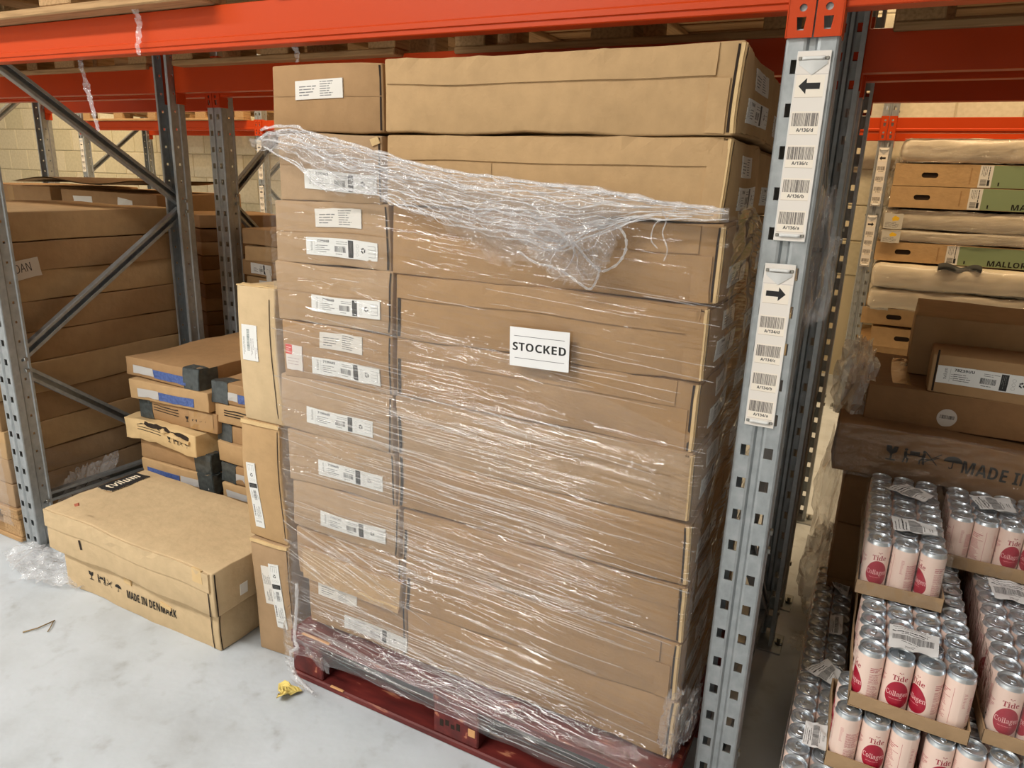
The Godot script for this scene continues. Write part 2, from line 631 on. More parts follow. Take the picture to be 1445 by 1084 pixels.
func shipping_label(seed_: int) -> StandardMaterial3D:
	var im := sheet(200, 330, WHITE)
	barcode(im, 66, 40, 36, 200, Color(0.3, 0.36, 0.35), seed_, false)
	fine_print(im, 18, 110, 180, 2, 16, 4, MID, seed_ + 1, false)
	fine_print(im, 114, 120, 190, 3, 16, 6, Color(0.62, 0.60, 0.60), seed_ + 2, false)
	fine_print(im, 166, 200, 110, 2, 14, 5, Color(0.62, 0.58, 0.58), seed_ + 4, false)
	return picture(im)

func pack_label(seed_: int) -> StandardMaterial3D:
	var im := sheet(360, 220, Color(0.90, 0.90, 0.90))
	fine_print(im, 24, 12, 310, 1, 14, 5, MID, seed_)
	fine_print(im, 40, 30, 270, 1, 14, 4, MID, seed_ + 1)
	fine_print(im, 24, 48, 320, 1, 16, 7, DARK, seed_ + 2)
	fine_print(im, 90, 66, 200, 1, 14, 5, DARK, seed_ + 7)
	barcode(im, 26, 84, 300, 62, DARK, seed_ + 3)
	fine_print(im, 90, 154, 170, 1, 12, 4, MID, seed_ + 4)
	fine_print(im, 120, 182, 100, 2, 12, 4, MID, seed_ + 5)
	return picture(im)

func strip_label(bay: String, arrow_left: bool, codes: Array) -> StandardMaterial3D:
	var im := sheet(168, 1000, Color(0.89, 0.86, 0.83))
	var cream := Color(0.92, 0.88, 0.82)
	rect(im, 0, 112, 168, 4, Color(0.80, 0.77, 0.74))
	rect(im, 8, 118, 146, 112, cream)
	rect(im, 8, 230, 146, 2, Color(0.72, 0.66, 0.60))
	var ar := PackedVector2Array([Vector2(24, 174), Vector2(64, 134), Vector2(64, 158), Vector2(134, 158), Vector2(134, 190), Vector2(64, 190), Vector2(64, 214)])
	if not arrow_left:
		for i in ar.size():
			ar[i].x = 158 - ar[i].x
	poly_fill(im, ar, DARK)
	for k in 4:
		var y := 312 + k * 176
		rect(im, 8, y - 8, 146, 118, cream)
		rect(im, 8, y + 110, 146, 2, Color(0.72, 0.66, 0.60))
		barcode(im, 12, y, 138, 68, Color(0.2, 0.18, 0.19), 100 + k + (7 if arrow_left else 0))
		write(im, bay + codes[k], 42, y + 78, 24, DARK, "sansbold", false, 1.0)
	return picture(im, 0.35)

func can_sleeve() -> StandardMaterial3D:
	var pink := Color(0.91, 0.81, 0.76)
	var red := Color(0.64, 0.10, 0.20)
	var im := sheet(640, 448, pink)
	var blob := PackedVector2Array()
	for i in 40:
		var a := TAU * i / 40.0
		blob.append(Vector2(320, 276) + Vector2(cos(a) * (92 + 8 * sin(a)), sin(a) * 122 + 6 * cos(2 * a) + 10 * cos(a)))
	poly_fill(im, blob, red)
	var tw := text_tris("Tide", "serifbold")
	write(im, "Tide", 320 - tw[1].x * 27, 92, 64, Color(0.60, 0.13, 0.20), "serifbold", false, 0.84)
	for k in 3:
		rect(im, 306 + k * 11, 62 + (k % 2) * 6, 8, 7, Color(0.60, 0.13, 0.20))
	var cw := text_tris("Collagen", "serif")
	write(im, "Collagen", 320 - cw[1].x * 21.5, 240, 60, Color(0.95, 0.82, 0.80), "serif", false, 0.716)
	fine_print(im, 262, 312, 120, 1, 10, 6, Color(0.85, 0.5, 0.52), 5)
	var ink := Color(0.72, 0.36, 0.38)
	fine_print(im, 452, 96, 112, 3, 17, 7, ink, 11)
	fine_print(im, 452, 158, 116, 8, 12, 4, ink, 12)
	fine_print(im, 452, 262, 100, 9, 12, 4, ink, 13)
	rect(im, 578, 60, 3, 330, Color(0.75, 0.45, 0.45))
	fine_print(im, 60, 130, 150, 12, 12, 5, ink, 14)
	fine_print(im, 60, 288, 130, 6, 12, 4, ink, 15)
	rect(im, 70, 400, 60, 14, Color(0.25, 0.2, 0.2))
	fine_print(im, 12, 90, 30, 10, 14, 4, ink, 16)
	return picture(im, 0.42)

func plain_picture(w: int, h: int, bg: Color, fn: Callable, rough := 0.6) -> StandardMaterial3D:
	var im := sheet(w, h, bg)
	fn.call(im)
	return picture(im, rough)

# ------------------------------------------------------------------ cartons
# A carton is a dictionary {node, size, amp, seed, lean, crush}; its node stands at the middle of its base.
func warped(c: Dictionary, p: Vector3) -> Vector3:
	var s: Vector3 = c.size
	var k: float = c.seed * 13.7
	var q := p * 3.0 + Vector3(k, k * 0.7, -k)
	var d: Vector3 = Vector3(noise_a.get_noise_3dv(q), noise_a.get_noise_3dv(q + Vector3(31, 5, 9)), noise_a.get_noise_3dv(q + Vector3(-7, 43, 3))) * c.amp
	var ex := absf(p.x) / (s.x * 0.5)
	var ey := absf(p.y - s.y * 0.5) / (s.y * 0.5)
	var ez := absf(p.z) / (s.z * 0.5)
	# edges are a little crushed, faces swell
	var near := maxf(ey, 0.0) * maxf(maxf(ex if s.x * (1 - ex) < 0.05 else 0.0, ez if s.z * (1 - ez) < 0.05 else 0.0), 0.0)
	if s.y * (1 - ey) < 0.05 or near > 0.9:
		var q2 := p * 26.0 + Vector3(k, 0, k)
		d += Vector3(noise_b.get_noise_3dv(q2), noise_b.get_noise_3dv(q2 + Vector3(9, 9, 9)) * 0.8, noise_b.get_noise_3dv(q2 - Vector3(9, 9, 9))) * c.crush
	var sw: float = c.swell
	d.z += signf(p.z) * sw * (1 - minf(ex * ex, 1.0)) * (1 - minf(ey * ey, 1.0)) * (1.0 if ez > 0.5 else 0.0)
	d.x += signf(p.x) * sw * (1 - minf(ez * ez, 1.0)) * (1 - minf(ey * ey, 1.0)) * (1.0 if ex > 0.5 else 0.0)
	d.x += c.lean.x * p.y
	d.z += c.lean.y * p.y
	return p + d

func axis_steps(h: float, r: float, cell: float) -> Array:
	var n := clampi(int(round(2.0 * h / cell)), 2, 16)
	var out := [-h, -h + r * 0.3, -h + r]
	for i in range(1, n):
		out.append(lerpf(-h + r, h - r, float(i) / n))
	out.append_array([h - r, h - r * 0.3, h])
	return out

func carton_body(c: Dictionary, r: float, cell: float) -> ArrayMesh:
	var b := MB.new()
	var h: Vector3 = c.size * 0.5
	var steps := [axis_steps(h.x, r, cell), axis_steps(h.y, r, cell), axis_steps(h.z, r, cell)]
	var inner := h - Vector3(r, r, r)
	for k in 3:
		var A: Array = steps[(k + 1) % 3]
		var B: Array = steps[(k + 2) % 3]
		for s in [-1.0, 1.0]:
			var P: Array = []
			for j in B.size():
				var line := PackedVector3Array()
				for i in A.size():
					var p := Vector3.ZERO
					p[k] = s * h[k]
					p[(k + 1) % 3] = A[i]
					p[(k + 2) % 3] = B[j]
					var q := p.clamp(-inner, inner)
					p = q + (p - q).normalized() * r + Vector3(0, h.y, 0)
					line.append(warped(c, p))
				P.append(line)
			for j in B.size() - 1:
				for i in A.size() - 1:
					if s > 0:
						b.quad(P[j][i], P[j][i + 1], P[j + 1][i + 1], P[j + 1][i])
					else:
						b.quad(P[j][i], P[j + 1][i], P[j + 1][i + 1], P[j][i + 1])
	return b.build(true)

func carton(called: String, label: String, at: Vector3, size: Vector3, m: Material, turn := 0.0, group := "", opt := {}) -> Dictionary:
	var o := thing(called, label, opt.get("category", "carton"), at, turn, group)
	var c := {"node": o, "size": size, "amp": opt.get("amp", 0.004), "seed": opt.get("seed", rng.randf() * 50.0), "lean": opt.get("lean", Vector2.ZERO), "crush": opt.get("crush", 0.0022), "swell": opt.get("swell", 0.002)}
	part(opt.get("body", "box_body"), carton_body(c, opt.get("r", 0.005), opt.get("cell", 0.07)), m, o)
	return c

# a point on a face, `u` to the right and `v` up as seen from outside, lifted by `off`
func face_point(c: Dictionary, face: String, u: float, v: float, off: float) -> Vector3:
	var s: Vector3 = c.size
	var p := Vector3.ZERO
	var n := Vector3.ZERO
	match face:
		"front":
			p = Vector3(-s.x / 2 + u, v, s.z / 2)
			n = Vector3(0, 0, 1)
		"right":
			p = Vector3(s.x / 2, v, s.z / 2 - u)
			n = Vector3(1, 0, 0)
		"top":
			p = Vector3(-s.x / 2 + u, s.y, s.z / 2 - v)
			n = Vector3(0, 1, 0)
		_:
			p = Vector3(-s.x / 2, v, -s.z / 2 + u)
			n = Vector3(-1, 0, 0)
	return warped(c, p) + n * off

# a thin sheet lying on a face: sticker, flap, tape; corner (u, v), size (w, h), turned by `a` degrees
func lay(c: Dictionary, called: String, face: String, u: float, v: float, w: float, h: float, m: Material, off := 0.0012, a := 0.0, label := "", curl := 0.0) -> MeshInstance3D:
	var nu := clampi(int(w / 0.03) + 1, 1, 24)
	var nv := clampi(int(h / 0.03) + 1, 1, 12)
	var ca := cos(deg_to_rad(a))
	var sa := sin(deg_to_rad(a))
	var b := MB.new()
	var at := func(x: float, y: float, lift: float) -> Vector3:
		return face_point(c, face, u + x * ca - y * sa, v + x * sa + y * ca, lift)
	b.grid(nu, nv, func(x: float, y: float) -> Vector3: return at.call(x * w, y * h, off + curl * pow(absf(x - 0.5) * 2.0, 3.0)))
	if off >= 0.002:
		var loop: Array = []
		for i in nu: loop.append(Vector2(float(i) / nu * w, 0))
		for i in nv: loop.append(Vector2(w, float(i) / nv * h))
		for i in nu: loop.append(Vector2(w - float(i) / nu * w, h))
		for i in nv: loop.append(Vector2(0, h - float(i) / nv * h))
		for i in loop.size():
			var p: Vector2 = loop[i]
			var q: Vector2 = loop[(i + 1) % loop.size()]
			b.quad(at.call(p.x, p.y, -0.001), at.call(q.x, q.y, -0.001), at.call(q.x, q.y, off), at.call(p.x, p.y, off))
	return part(called, b.build(false), m, c.node, label)

# printed letters or signs: flat triangles laid on a face
func ink(c: Dictionary, called: String, tris: PackedVector2Array, face: String, u: float, v: float, scale_x: float, scale_y: float, m: Material, label := "") -> void:
	var b := MB.new()
	for i in range(0, tris.size() - 2, 3):
		var P: Array = []
		for k in 3:
			P.append(face_point(c, face, u + tris[i + k].x * scale_x, v + tris[i + k].y * scale_y, 0.0016))
		if (tris[i + 1] - tris[i]).cross(tris[i + 2] - tris[i]) >= 0:
			b.tri(P[0], P[1], P[2])
		else:
			b.tri(P[0], P[2], P[1])
	part(called, b.build(false), m, c.node, label)

func letters(c: Dictionary, s: String, face: String, u: float, v: float, w: float, h: float, m: Material) -> void:
	var d := text_tris(s, "sansbold")
	ink(c, "lettering", d[0], face, u, v, w / d[1].x, h / d[1].y, m)

func tris_of(polys: Array) -> PackedVector2Array:
	var out := PackedVector2Array()
	for p in polys:
		var pp := PackedVector2Array(p)
		for i in Geometry2D.triangulate_polygon(pp):
			out.append(pp[i])
	return out

func bar2(a: Vector2, b: Vector2, w: float) -> Array:
	var n := (b - a).orthogonal().normalized() * w * 0.5
	return [a - n, b - n, b + n, a + n]

# the four handling signs: glass, two people carrying a box, no hooks, umbrella
func handling_signs(c: Dictionary, face: String, u: float, v: float, h: float, pitch: float, m: Material) -> void:
	var glass := tris_of([[Vector2(0.12, 1), Vector2(0.18, 0.62), Vector2(0.42, 0.45), Vector2(0.58, 0.45), Vector2(0.82, 0.62), Vector2(0.88, 1), Vector2(0.62, 0.98), Vector2(0.52, 0.76), Vector2(0.44, 1)], [Vector2(0.44, 0.46), Vector2(0.44, 0.1), Vector2(0.56, 0.1), Vector2(0.56, 0.46)], [Vector2(0.2, 0), Vector2(0.8, 0), Vector2(0.8, 0.1), Vector2(0.2, 0.1)]])
	var folk: Array = [[Vector2(0.42, 0.55), Vector2(0.98, 0.55), Vector2(0.98, 0.85), Vector2(0.42, 0.85)]]
	for s in [0, 1]:
		var fx := func(x: float) -> float: return x if s == 0 else 1.4 - x
		folk.append(bar2(Vector2(fx.call(0.16), 0.78), Vector2(fx.call(0.2), 0.36), 0.17))
		folk.append(bar2(Vector2(fx.call(0.2), 0.62), Vector2(fx.call(0.46), 0.54), 0.08))
		folk.append(bar2(Vector2(fx.call(0.2), 0.4), Vector2(fx.call(0.36), 0.26), 0.1))
		folk.append(bar2(Vector2(fx.call(0.36), 0.3), Vector2(fx.call(0.34), 0.0), 0.09))
		folk.append(bar2(Vector2(fx.call(0.18), 0.4), Vector2(fx.call(0.1), 0.0), 0.1))
		var head: Array = []
		for i in 10:
			head.append(Vector2(fx.call(0.18), 0.9) + Vector2(cos(i * TAU / 10), sin(i * TAU / 10)) * 0.1)
		folk.append(head)
	var hook := tris_of([bar2(Vector2(0, 0.1), Vector2(1, 0.9), 0.06), bar2(Vector2(0.15, 0.9), Vector2(0.85, 0.1), 0.06), bar2(Vector2(0.1, 0.42), Vector2(0.5, 0.4), 0.08), bar2(Vector2(0.5, 0.4), Vector2(0.9, 0.66), 0.06)])
	var dome: Array = []
	for i in 13:
		dome.append(Vector2(0.5 + 0.52 * cos(PI * i / 12), 0.5 + 0.42 * sin(PI * i / 12)))
	var brolly := tris_of([dome, bar2(Vector2(0.5, 0.55), Vector2(0.5, 0.08), 0.06), bar2(Vector2(0.5, 0.08), Vector2(0.36, 0.04), 0.06), bar2(Vector2(0.36, 0.04), Vector2(0.34, 0.16), 0.05)])
	var x := u
	for t in [glass, tris_of(folk), hook, brolly]:
		ink(c, "handling_sign", t, face, x, v, h, h, m)
		x += pitch

# ------------------------------------------------------------------ racking
# one perforated upright, its slotted face at z = 0 towards +z
func post_mesh(height: float, first_slot: float) -> ArrayMesh:
	var key := ["post", height, first_slot]
	if mesh_cache.has(key):
		return mesh_cache[key]
	var half := [Vector2(0, -0.007), Vector2(0.005, -0.007), Vector2(0.0095, -0.001), Vector2(0.0145, 0), Vector2(0.0325, 0), Vector2(0.0405, 0), Vector2(0.0442, -0.0018), Vector2(0.046, -0.0056), Vector2(0.046, -0.031), Vector2(0.042, -0.036), Vector2(0.042, -0.0465), Vector2(0.042, -0.0555), Vector2(0.042, -0.066), Vector2(0.045, -0.070), Vector2(0.045, -0.078), Vector2(0.032, -0.080)]
	var slot_at := {3: 0.024, 10: 0.010}
	var b := MB.new()
	for side in [1.0, -1.0]:
		for i in half.size() - 1:
			var p: Vector2 = half[i]
			var q: Vector2 = half[i + 1]
			var A := func(y: float, deep := 0.0) -> Vector3: return Vector3(p.x * side, y, p.y) + (Vector3(0, 0, -deep) if i == 3 else Vector3(-deep * side, 0, 0))
			var B := func(y: float, deep := 0.0) -> Vector3: return Vector3(q.x * side, y, q.y) + (Vector3(0, 0, -deep) if i == 3 else Vector3(-deep * side, 0, 0))
			var put := func(a: Vector3, bb: Vector3, c: Vector3, d: Vector3) -> void:
				if side > 0: b.quad(a, bb, c, d)
				else: b.quad(bb, a, d, c)
			if not slot_at.has(i):
				put.call(A.call(0.0), B.call(0.0), B.call(height), A.call(height))
				continue
			var sh: float = slot_at[i]
			var y := 0.0
			var k := 0
			while true:
				var y0 := first_slot + k * PITCH_SLOT - sh / 2
				if y0 + sh > height:
					put.call(A.call(y), B.call(y), B.call(height), A.call(height))
					break
				put.call(A.call(y), B.call(y), B.call(y0), A.call(y0))
				y = y0 + sh
				k += 1
				var dp := 0.003
				put.call(A.call(y0, dp), B.call(y0, dp), B.call(y0), A.call(y0))
				put.call(A.call(y), B.call(y), B.call(y, dp), A.call(y, dp))
				put.call(A.call(y0), A.call(y), A.call(y, dp), A.call(y0, dp))
				put.call(B.call(y), B.call(y0), B.call(y0, dp), B.call(y, dp))
	mesh_cache[key] = b.build(false)
	return mesh_cache[key]

# a C-shaped bracing bar from a to b in the plane x = 0, open towards -x
func brace_mesh(a: Vector3, e: Vector3, wide := 0.042, deep := 0.026) -> ArrayMesh:
	var b := MB.new()
	var d := (e - a).normalized()
	var n := Vector3(1, 0, 0).cross(d).normalized()
	var bs := Basis(Vector3(1, 0, 0), d, n)
	var mid := (a + e) * 0.5
	var l := a.distance_to(e)
	b.box(mid + Vector3(-deep * 0.5, 0, 0), Vector3(0.0025, l, wide), 0.0006, bs)
	for s in [-1.0, 1.0]:
		b.box(mid + n * s * wide * 0.5, Vector3(deep, l, 0.0025), 0.0006, bs)
		b.box(mid + n * s * (wide * 0.5 - 0.006) + Vector3(deep * 0.5, 0, 0), Vector3(0.0025, l, 0.012), 0.0006, bs)
	return b.build(false)

func rack_frame(at: Vector3, depth: float, height: float, label: String, nodes: Array, group: String, first_slot := 0.0376) -> Node3D:
	var o := thing("pallet_rack", label, "rack", at, 0, group)
	var f := part("upright", post_mesh(height, first_slot), M.zinc, o)
	var r := part("upright", post_mesh(height, first_slot), M.zinc, o)
	r.position = Vector3(0, 0, -depth)
	r.rotation.y = PI
	for n in nodes:
		part("brace", brace_mesh(Vector3(0, n[0], n[1]), Vector3(0, n[2], n[3])), M.zinc, o)
	for z in [-0.045, -depth + 0.045]:
		box_part("foot_plate", Vector3(0, 0.003, z), Vector3(0.15, 0.006, 0.12), M.zinc, o, 0.001)
		for x in [-0.062, 0.062]:
			var lb := MB.new()
			lb.lathe([Vector2(0.012, 0), Vector2(0.012, 0.008), Vector2(0.006, 0.008), Vector2(0.006, 0.022), Vector2(0.0, 0.022)], 8)
			part("floor_bolt", lb.build(false), M.steel, o).position = Vector3(x, 0.006, z)
	for n in nodes:
		for q in [Vector3(0, n[0], n[1]), Vector3(0, n[2], n[3])]:
			for s in [-1.0, 1.0]:
				box_part("brace_bolt", q + Vector3(s * 0.047, 0, 0), Vector3(0.008, 0.014, 0.014), M.steel, o, 0.002)
	return o

# a box beam with hooked end plates; dir = 1: its outer face looks towards +z at z = 0
func rack_beam(x0: float, x1: float, y: float, z: float, dir: float, label: String, group: String, tall := 0.102, up := 0.06) -> Node3D:
	var o := thing("rack_beam", label, "beam", Vector3((x0 + x1) / 2, y, z), 0.0 if dir > 0 else 180.0, group)
	var h := (x1 - x0) / 2
	var b := MB.new()
	var poly := PackedVector2Array([Vector2(0, tall), Vector2(-0.003, tall + 0.002), Vector2(-0.042, tall + 0.002), Vector2(-0.045, tall), Vector2(-0.045, 0.002), Vector2(-0.043, 0), Vector2(-0.002, 0), Vector2(0, 0.002), Vector2(0, 0.011), Vector2(0.004, 0.013), Vector2(0.004, 0.024), Vector2(0, 0.028)])
	b.sweep_x(poly, -h, h)
	part("beam_body", b.build(false), M.orange, o)
	for s in [-1.0, 1.0]:
		var c := MB.new()
		var xa := h if s > 0 else -h - 0.0445
		var xb := xa + 0.0445
		var zf := 0.007
		var y0 := -0.047
		while y0 < tall + up - 0.01:
			# a cell with a round hole above a tapered one
			var yc := y0 + 0.036
			var circle := PackedVector2Array()
			for i in 16:
				circle.append(Vector2((xa + xb) / 2 + s * 0.002, yc + 0.013) + Vector2(cos(i * TAU / 16), sin(i * TAU / 16)) * 0.0065)
			var xm: float = (xa + xb) / 2 + s * 0.001
			var tabh := PackedVector2Array([Vector2(xm - 0.0055, y0 + 0.012), Vector2(xm + 0.0055, y0 + 0.012), Vector2(xm + 0.0082, yc - 0.002), Vector2(xm - 0.0082, yc - 0.002)])
			c.holed(xa, y0, xb, y0 + 0.040, zf, tabh, Vector2(xm, y0 + 0.022), 0.004)
			c.holed(xa, y0 + 0.040, xb, y0 + 0.075, zf, circle, Vector2((xa + xb) / 2 + s * 0.002, yc + 0.013), 0.004)
			y0 += 0.075
		var yb := -0.047
		var xo := xa if s > 0 else xb   # the edge next to the beam
		var xi := xb if s > 0 else xa
		c.out4(Vector3(xi, yb, zf), Vector3(xi, y0, zf), Vector3(xi, y0, zf - 0.005), Vector3(xi, yb, zf - 0.005), Vector3((xa + xb) / 2, 0, 0))
		c.box(Vector3(xo, (yb + y0) / 2, zf - 0.026), Vector3(0.004, y0 - yb, 0.052), 0.001)
		c.out4(Vector3(xa, yb, zf), Vector3(xb, yb, zf), Vector3(xb, yb, zf - 0.005), Vector3(xa, yb, zf - 0.005), Vector3((xa + xb) / 2, 1, 0))
		c.out4(Vector3(xa, y0, zf), Vector3(xb, y0, zf), Vector3(xb, y0, zf - 0.005), Vector3(xa, y0, zf - 0.005), Vector3((xa + xb) / 2, -1, 0))
		part("connector_plate", c.build(false), M.orange, o)
	return o

# a strip of location labels on an upright
func location_strip(frame: Node3D, x: float, y0: float, y1: float, z: float, m: Material, label: String, w := 0.056) -> void:
	var h := y1 - y0
	var p := box_part("location_strip", Vector3(x, (y0 + y1) / 2, z), Vector3(w + 0.002, h + 0.002, 0.003), M.foam, frame, 0.0006)
	p.set_meta("label", label)
	var b := MB.new()
	b.quad(Vector3(-w / 2, -h / 2, 0.0018), Vector3(w / 2, -h / 2, 0.0018), Vector3(w / 2, h / 2, 0.0018), Vector3(-w / 2, h / 2, 0.0018))
	part("printed_face", b.build(false), m, p)
	for e in [[h / 2 - 0.012, 0.008], [-h / 2 + 0.01, 0.008]]:
		var pts: Array = []
		for i in 7:
			pts.append(Vector3(lerpf(-w * 0.34, w * 0.34, i / 6.0), e[0], 0.004))
		var tb := MB.new()
		tb.tube(pts, 0.0035, 8)
		part("strip_roll", tb.build(true), M.foam, p)
		for s in [-1.0, 1.0]:
			box_part("rivet", Vector3(s * w * 0.41, e[0], 0.0025), Vector3(0.006, 0.006, 0.003), M.steel, p, 0.0018)
	# the bent clear flap under the top roll
	var fb := MB.new()
	fb.grid(8, 4, func(u: float, v: float) -> Vector3: return Vector3((u - 0.5) * w * 0.86, h / 2 - 0.016 - (1 - v) * (0.024 - 0.018 * absf(u - 0.5) * 2.0), 0.003 + 0.006 * v * (1 - absf(u - 0.5))))
	part("strip_flap", fb.build(true), M.foam, p)

# ------------------------------------------------------------------ pallets
func pallet(label: String, at: Vector3, size: Vector3, mx: Material, mz: Material, group := "", turn := 0.0, boards := 7) -> Node3D:
	var o := thing("pallet", label, "pallet", at, turn, group)
	var w := size.x
	var d := size.z
	var h := size.y
	var t := 0.022
	for i in boards:
		var bw := d / boards * 0.82
		var z := lerpf(-d / 2 + bw / 2, d / 2 - bw / 2, float(i) / (boards - 1))
		box_part("deck_board", Vector3(0, h - t / 2, z), Vector3(w * rng.randf_range(0.994, 1.0), t, bw), mx, o, 0.003)
	for k in 3:
		var x := lerpf(-w / 2 + 0.06, w / 2 - 0.06, k / 2.0)
		box_part("stringer_board", Vector3(x, h - t * 1.5, 0), Vector3(0.12 if k != 1 else 0.145, t, d), mz, o, 0.003)
		for j in 3:
			var z := lerpf(-d / 2 + 0.055, d / 2 - 0.055, j / 2.0)
			box_part("block", Vector3(x, (h - t) / 2, z), Vector3(0.12 if k != 1 else 0.145, h - 3 * t, 0.10), mz, o, 0.004)
	for j in 3:
		var z := lerpf(-d / 2 + 0.055, d / 2 - 0.055, j / 2.0)
		box_part("bottom_board", Vector3(0, t / 2, z), Vector3(w, t, 0.11), mx, o, 0.004)
	return o

# ------------------------------------------------------------------ loose plastic
func wad(called: String, label: String, category: String, at: Vector3, size: Vector3, m: Material, seed_: float, lobes := 0.5, n := 30) -> MeshInstance3D:
	var b := MB.new()
	b.grid(n, n / 2, func(u: float, v: float) -> Vector3:
		var a := u * TAU
		var e := (v - 0.5) * PI
		var d := Vector3(cos(e) * sin(a), sin(e), cos(e) * cos(a))
		var q := d * 1.5 + Vector3(seed_, seed_ * 0.3, 0)
		var k := 1.0 + lobes * noise_a.get_noise_3dv(q * 1.2) + lobes * 0.8 * noise_a.get_noise_3dv(q * 3.5)
		var p := d * k * size * 0.5
		return Vector3(p.x, maxf(p.y, -size.y * 0.49), p.z))
	var o := part(called, b.build(false), m, self)
	o.position = at
	tag(o, label, category)
	return o

# a crumpled ribbon: two edge curves (lists of Vector3 of the same length), folded by noise along their normal
func ribbon(called: String, top: Array, low: Array, nu: int, nv: int, amp: float, seed_: float, m: Material, parent: Node, normal := Vector3(0, 0, 1), fine := 1.0, label := "") -> MeshInstance3D:
	var along := func(pts: Array, u: float) -> Vector3:
		var f := u * (pts.size() - 1)
		var i := mini(int(f), pts.size() - 2)
		var p0: Vector3 = pts[maxi(i - 1, 0)]
		var p1: Vector3 = pts[i]
		var p2: Vector3 = pts[i + 1]
		var p3: Vector3 = pts[mini(i + 2, pts.size() - 1)]
		return p1.cubic_interpolate(p2, p0, p3, f - i)
	var b := MB.new()
	b.grid(nu, nv, func(u: float, v: float) -> Vector3:
		var lo: Vector3 = along.call(low, u)
		var hi: Vector3 = along.call(top, u)
		var k := v + 0.10 * noise_a.get_noise_2d(u * 30 + seed_, v * 4.0)
		var p := lo.lerp(hi, k)
		var q := Vector3(p.x * 9.0 * fine + seed_, p.y * 26.0 * fine + p.x * 6.0, p.z * 9.0)
		var d := absf(noise_a.get_noise_3dv(q)) * 1.3 + 0.5 * noise_b.get_noise_3dv(q * 2.3)
		return p + normal * amp * d + Vector3(0, amp * 0.4 * noise_b.get_noise_3dv(q * 1.3 + Vector3(3, 8, 1)), 0))
	return part(called, b.build(true), m, parent, label)

# ------------------------------------------------------------------ cans
var can_parts: Array = []
func make_can_meshes() -> void:
	var s := MB.new()
	s.lathe([Vector2(0.0215, 0.0015), Vector2(0.0240, 0.004), Vector2(0.0262, 0.009)], 28)
	var foot := s.build(true)
	s = MB.new()
	s.lathe([Vector2(0.0262, 0.009), Vector2(0.0266, 0.013), Vector2(0.0266, 0.1175), Vector2(0.0262, 0.1215)], 28)
	var body := s.build(true)
	s = MB.new()
	s.lathe([Vector2(0.0262, 0.1215), Vector2(0.0244, 0.1268), Vector2(0.0234, 0.1285), Vector2(0.0236, 0.1305), Vector2(0.0246, 0.1320), Vector2(0.0248, 0.1335), Vector2(0.0240, 0.1345), Vector2(0.0230, 0.1338), Vector2(0.0222, 0.1300), Vector2(0.0212, 0.1285), Vector2(0.0200, 0.1292), Vector2(0.0196, 0.1302), Vector2(0.0120, 0.1304), Vector2(0.0, 0.1304)], 28)
	var top := s.build(true)
	s = MB.new()
	var ring: Array = []
	for i in 17:
		var a := TAU * i / 16
		ring.append(Vector3(0.0055 * sin(a), 0.1320, 0.0075 * cos(a) + 0.0065))
	s.tube(ring, 0.0013, 5)
	s.box(Vector3(0, 0.1316, 0.0), Vector3(0.010, 0.0022, 0.007), 0.0008)
	s.lathe([Vector2(0.0035, 0.1304), Vector2(0.003, 0.1332), Vector2(0.0, 0.1334)], 8)
	s.box(Vector3(0, 0.1306, -0.0095), Vector3(0.012, 0.0008, 0.011), 0.0003)
	var tab := s.build(false)
	can_parts = [["can_foot", foot, M.can_metal], ["printed_sleeve", body, M.sleeve], ["can_top", top, M.can_top], ["pull_tab", tab, M.can_metal]]

var first_can: Node3D = null
func can(at: Vector3, turn: float, label: String, group: String) -> void:
	var o: Node3D
	if first_can == null:
		o = Node3D.new()
		for p in can_parts:
			part(p[0], p[1], p[2], o)
		first_can = o
	else:
		o = first_can.duplicate()
	o.name = numbered("drink_can")
	add_child(o)
	o.position = at
	o.rotation_degrees.y = turn
	tag(o, label, "can", group)

func ordinal(i: int) -> String:
	return ["first", "second", "third", "fourth", "fifth", "sixth", "seventh", "eighth", "ninth", "tenth", "eleventh", "twelfth", "thirteenth", "fourteenth", "fifteenth", "sixteenth", "seventeenth", "eighteenth"][i]

func can_block(x0: float, z0: float, y: float, cols: int, rows: int, dx: float, dz: float, where: String, group: String, turns: Array = [], only_col := -1, skip_rows := 0) -> void:
	for j in range(skip_rows, rows):
		for i in cols:
			if only_col >= 0 and i != only_col:
				continue
			var turn := rng.randf_range(0, 360)
			if j == 0 and i < turns.size():
				turn = turns[i]
			var col := "column nearest the upright" if i == 0 else ordinal(i) + " column from the upright"
			can(Vector3(x0 + i * dx + rng.randf_range(-0.0006, 0.0006), y, z0 - j * dz), turn, "pink can, %s, %s row from front, %s" % [col, ordinal(j), where], group)

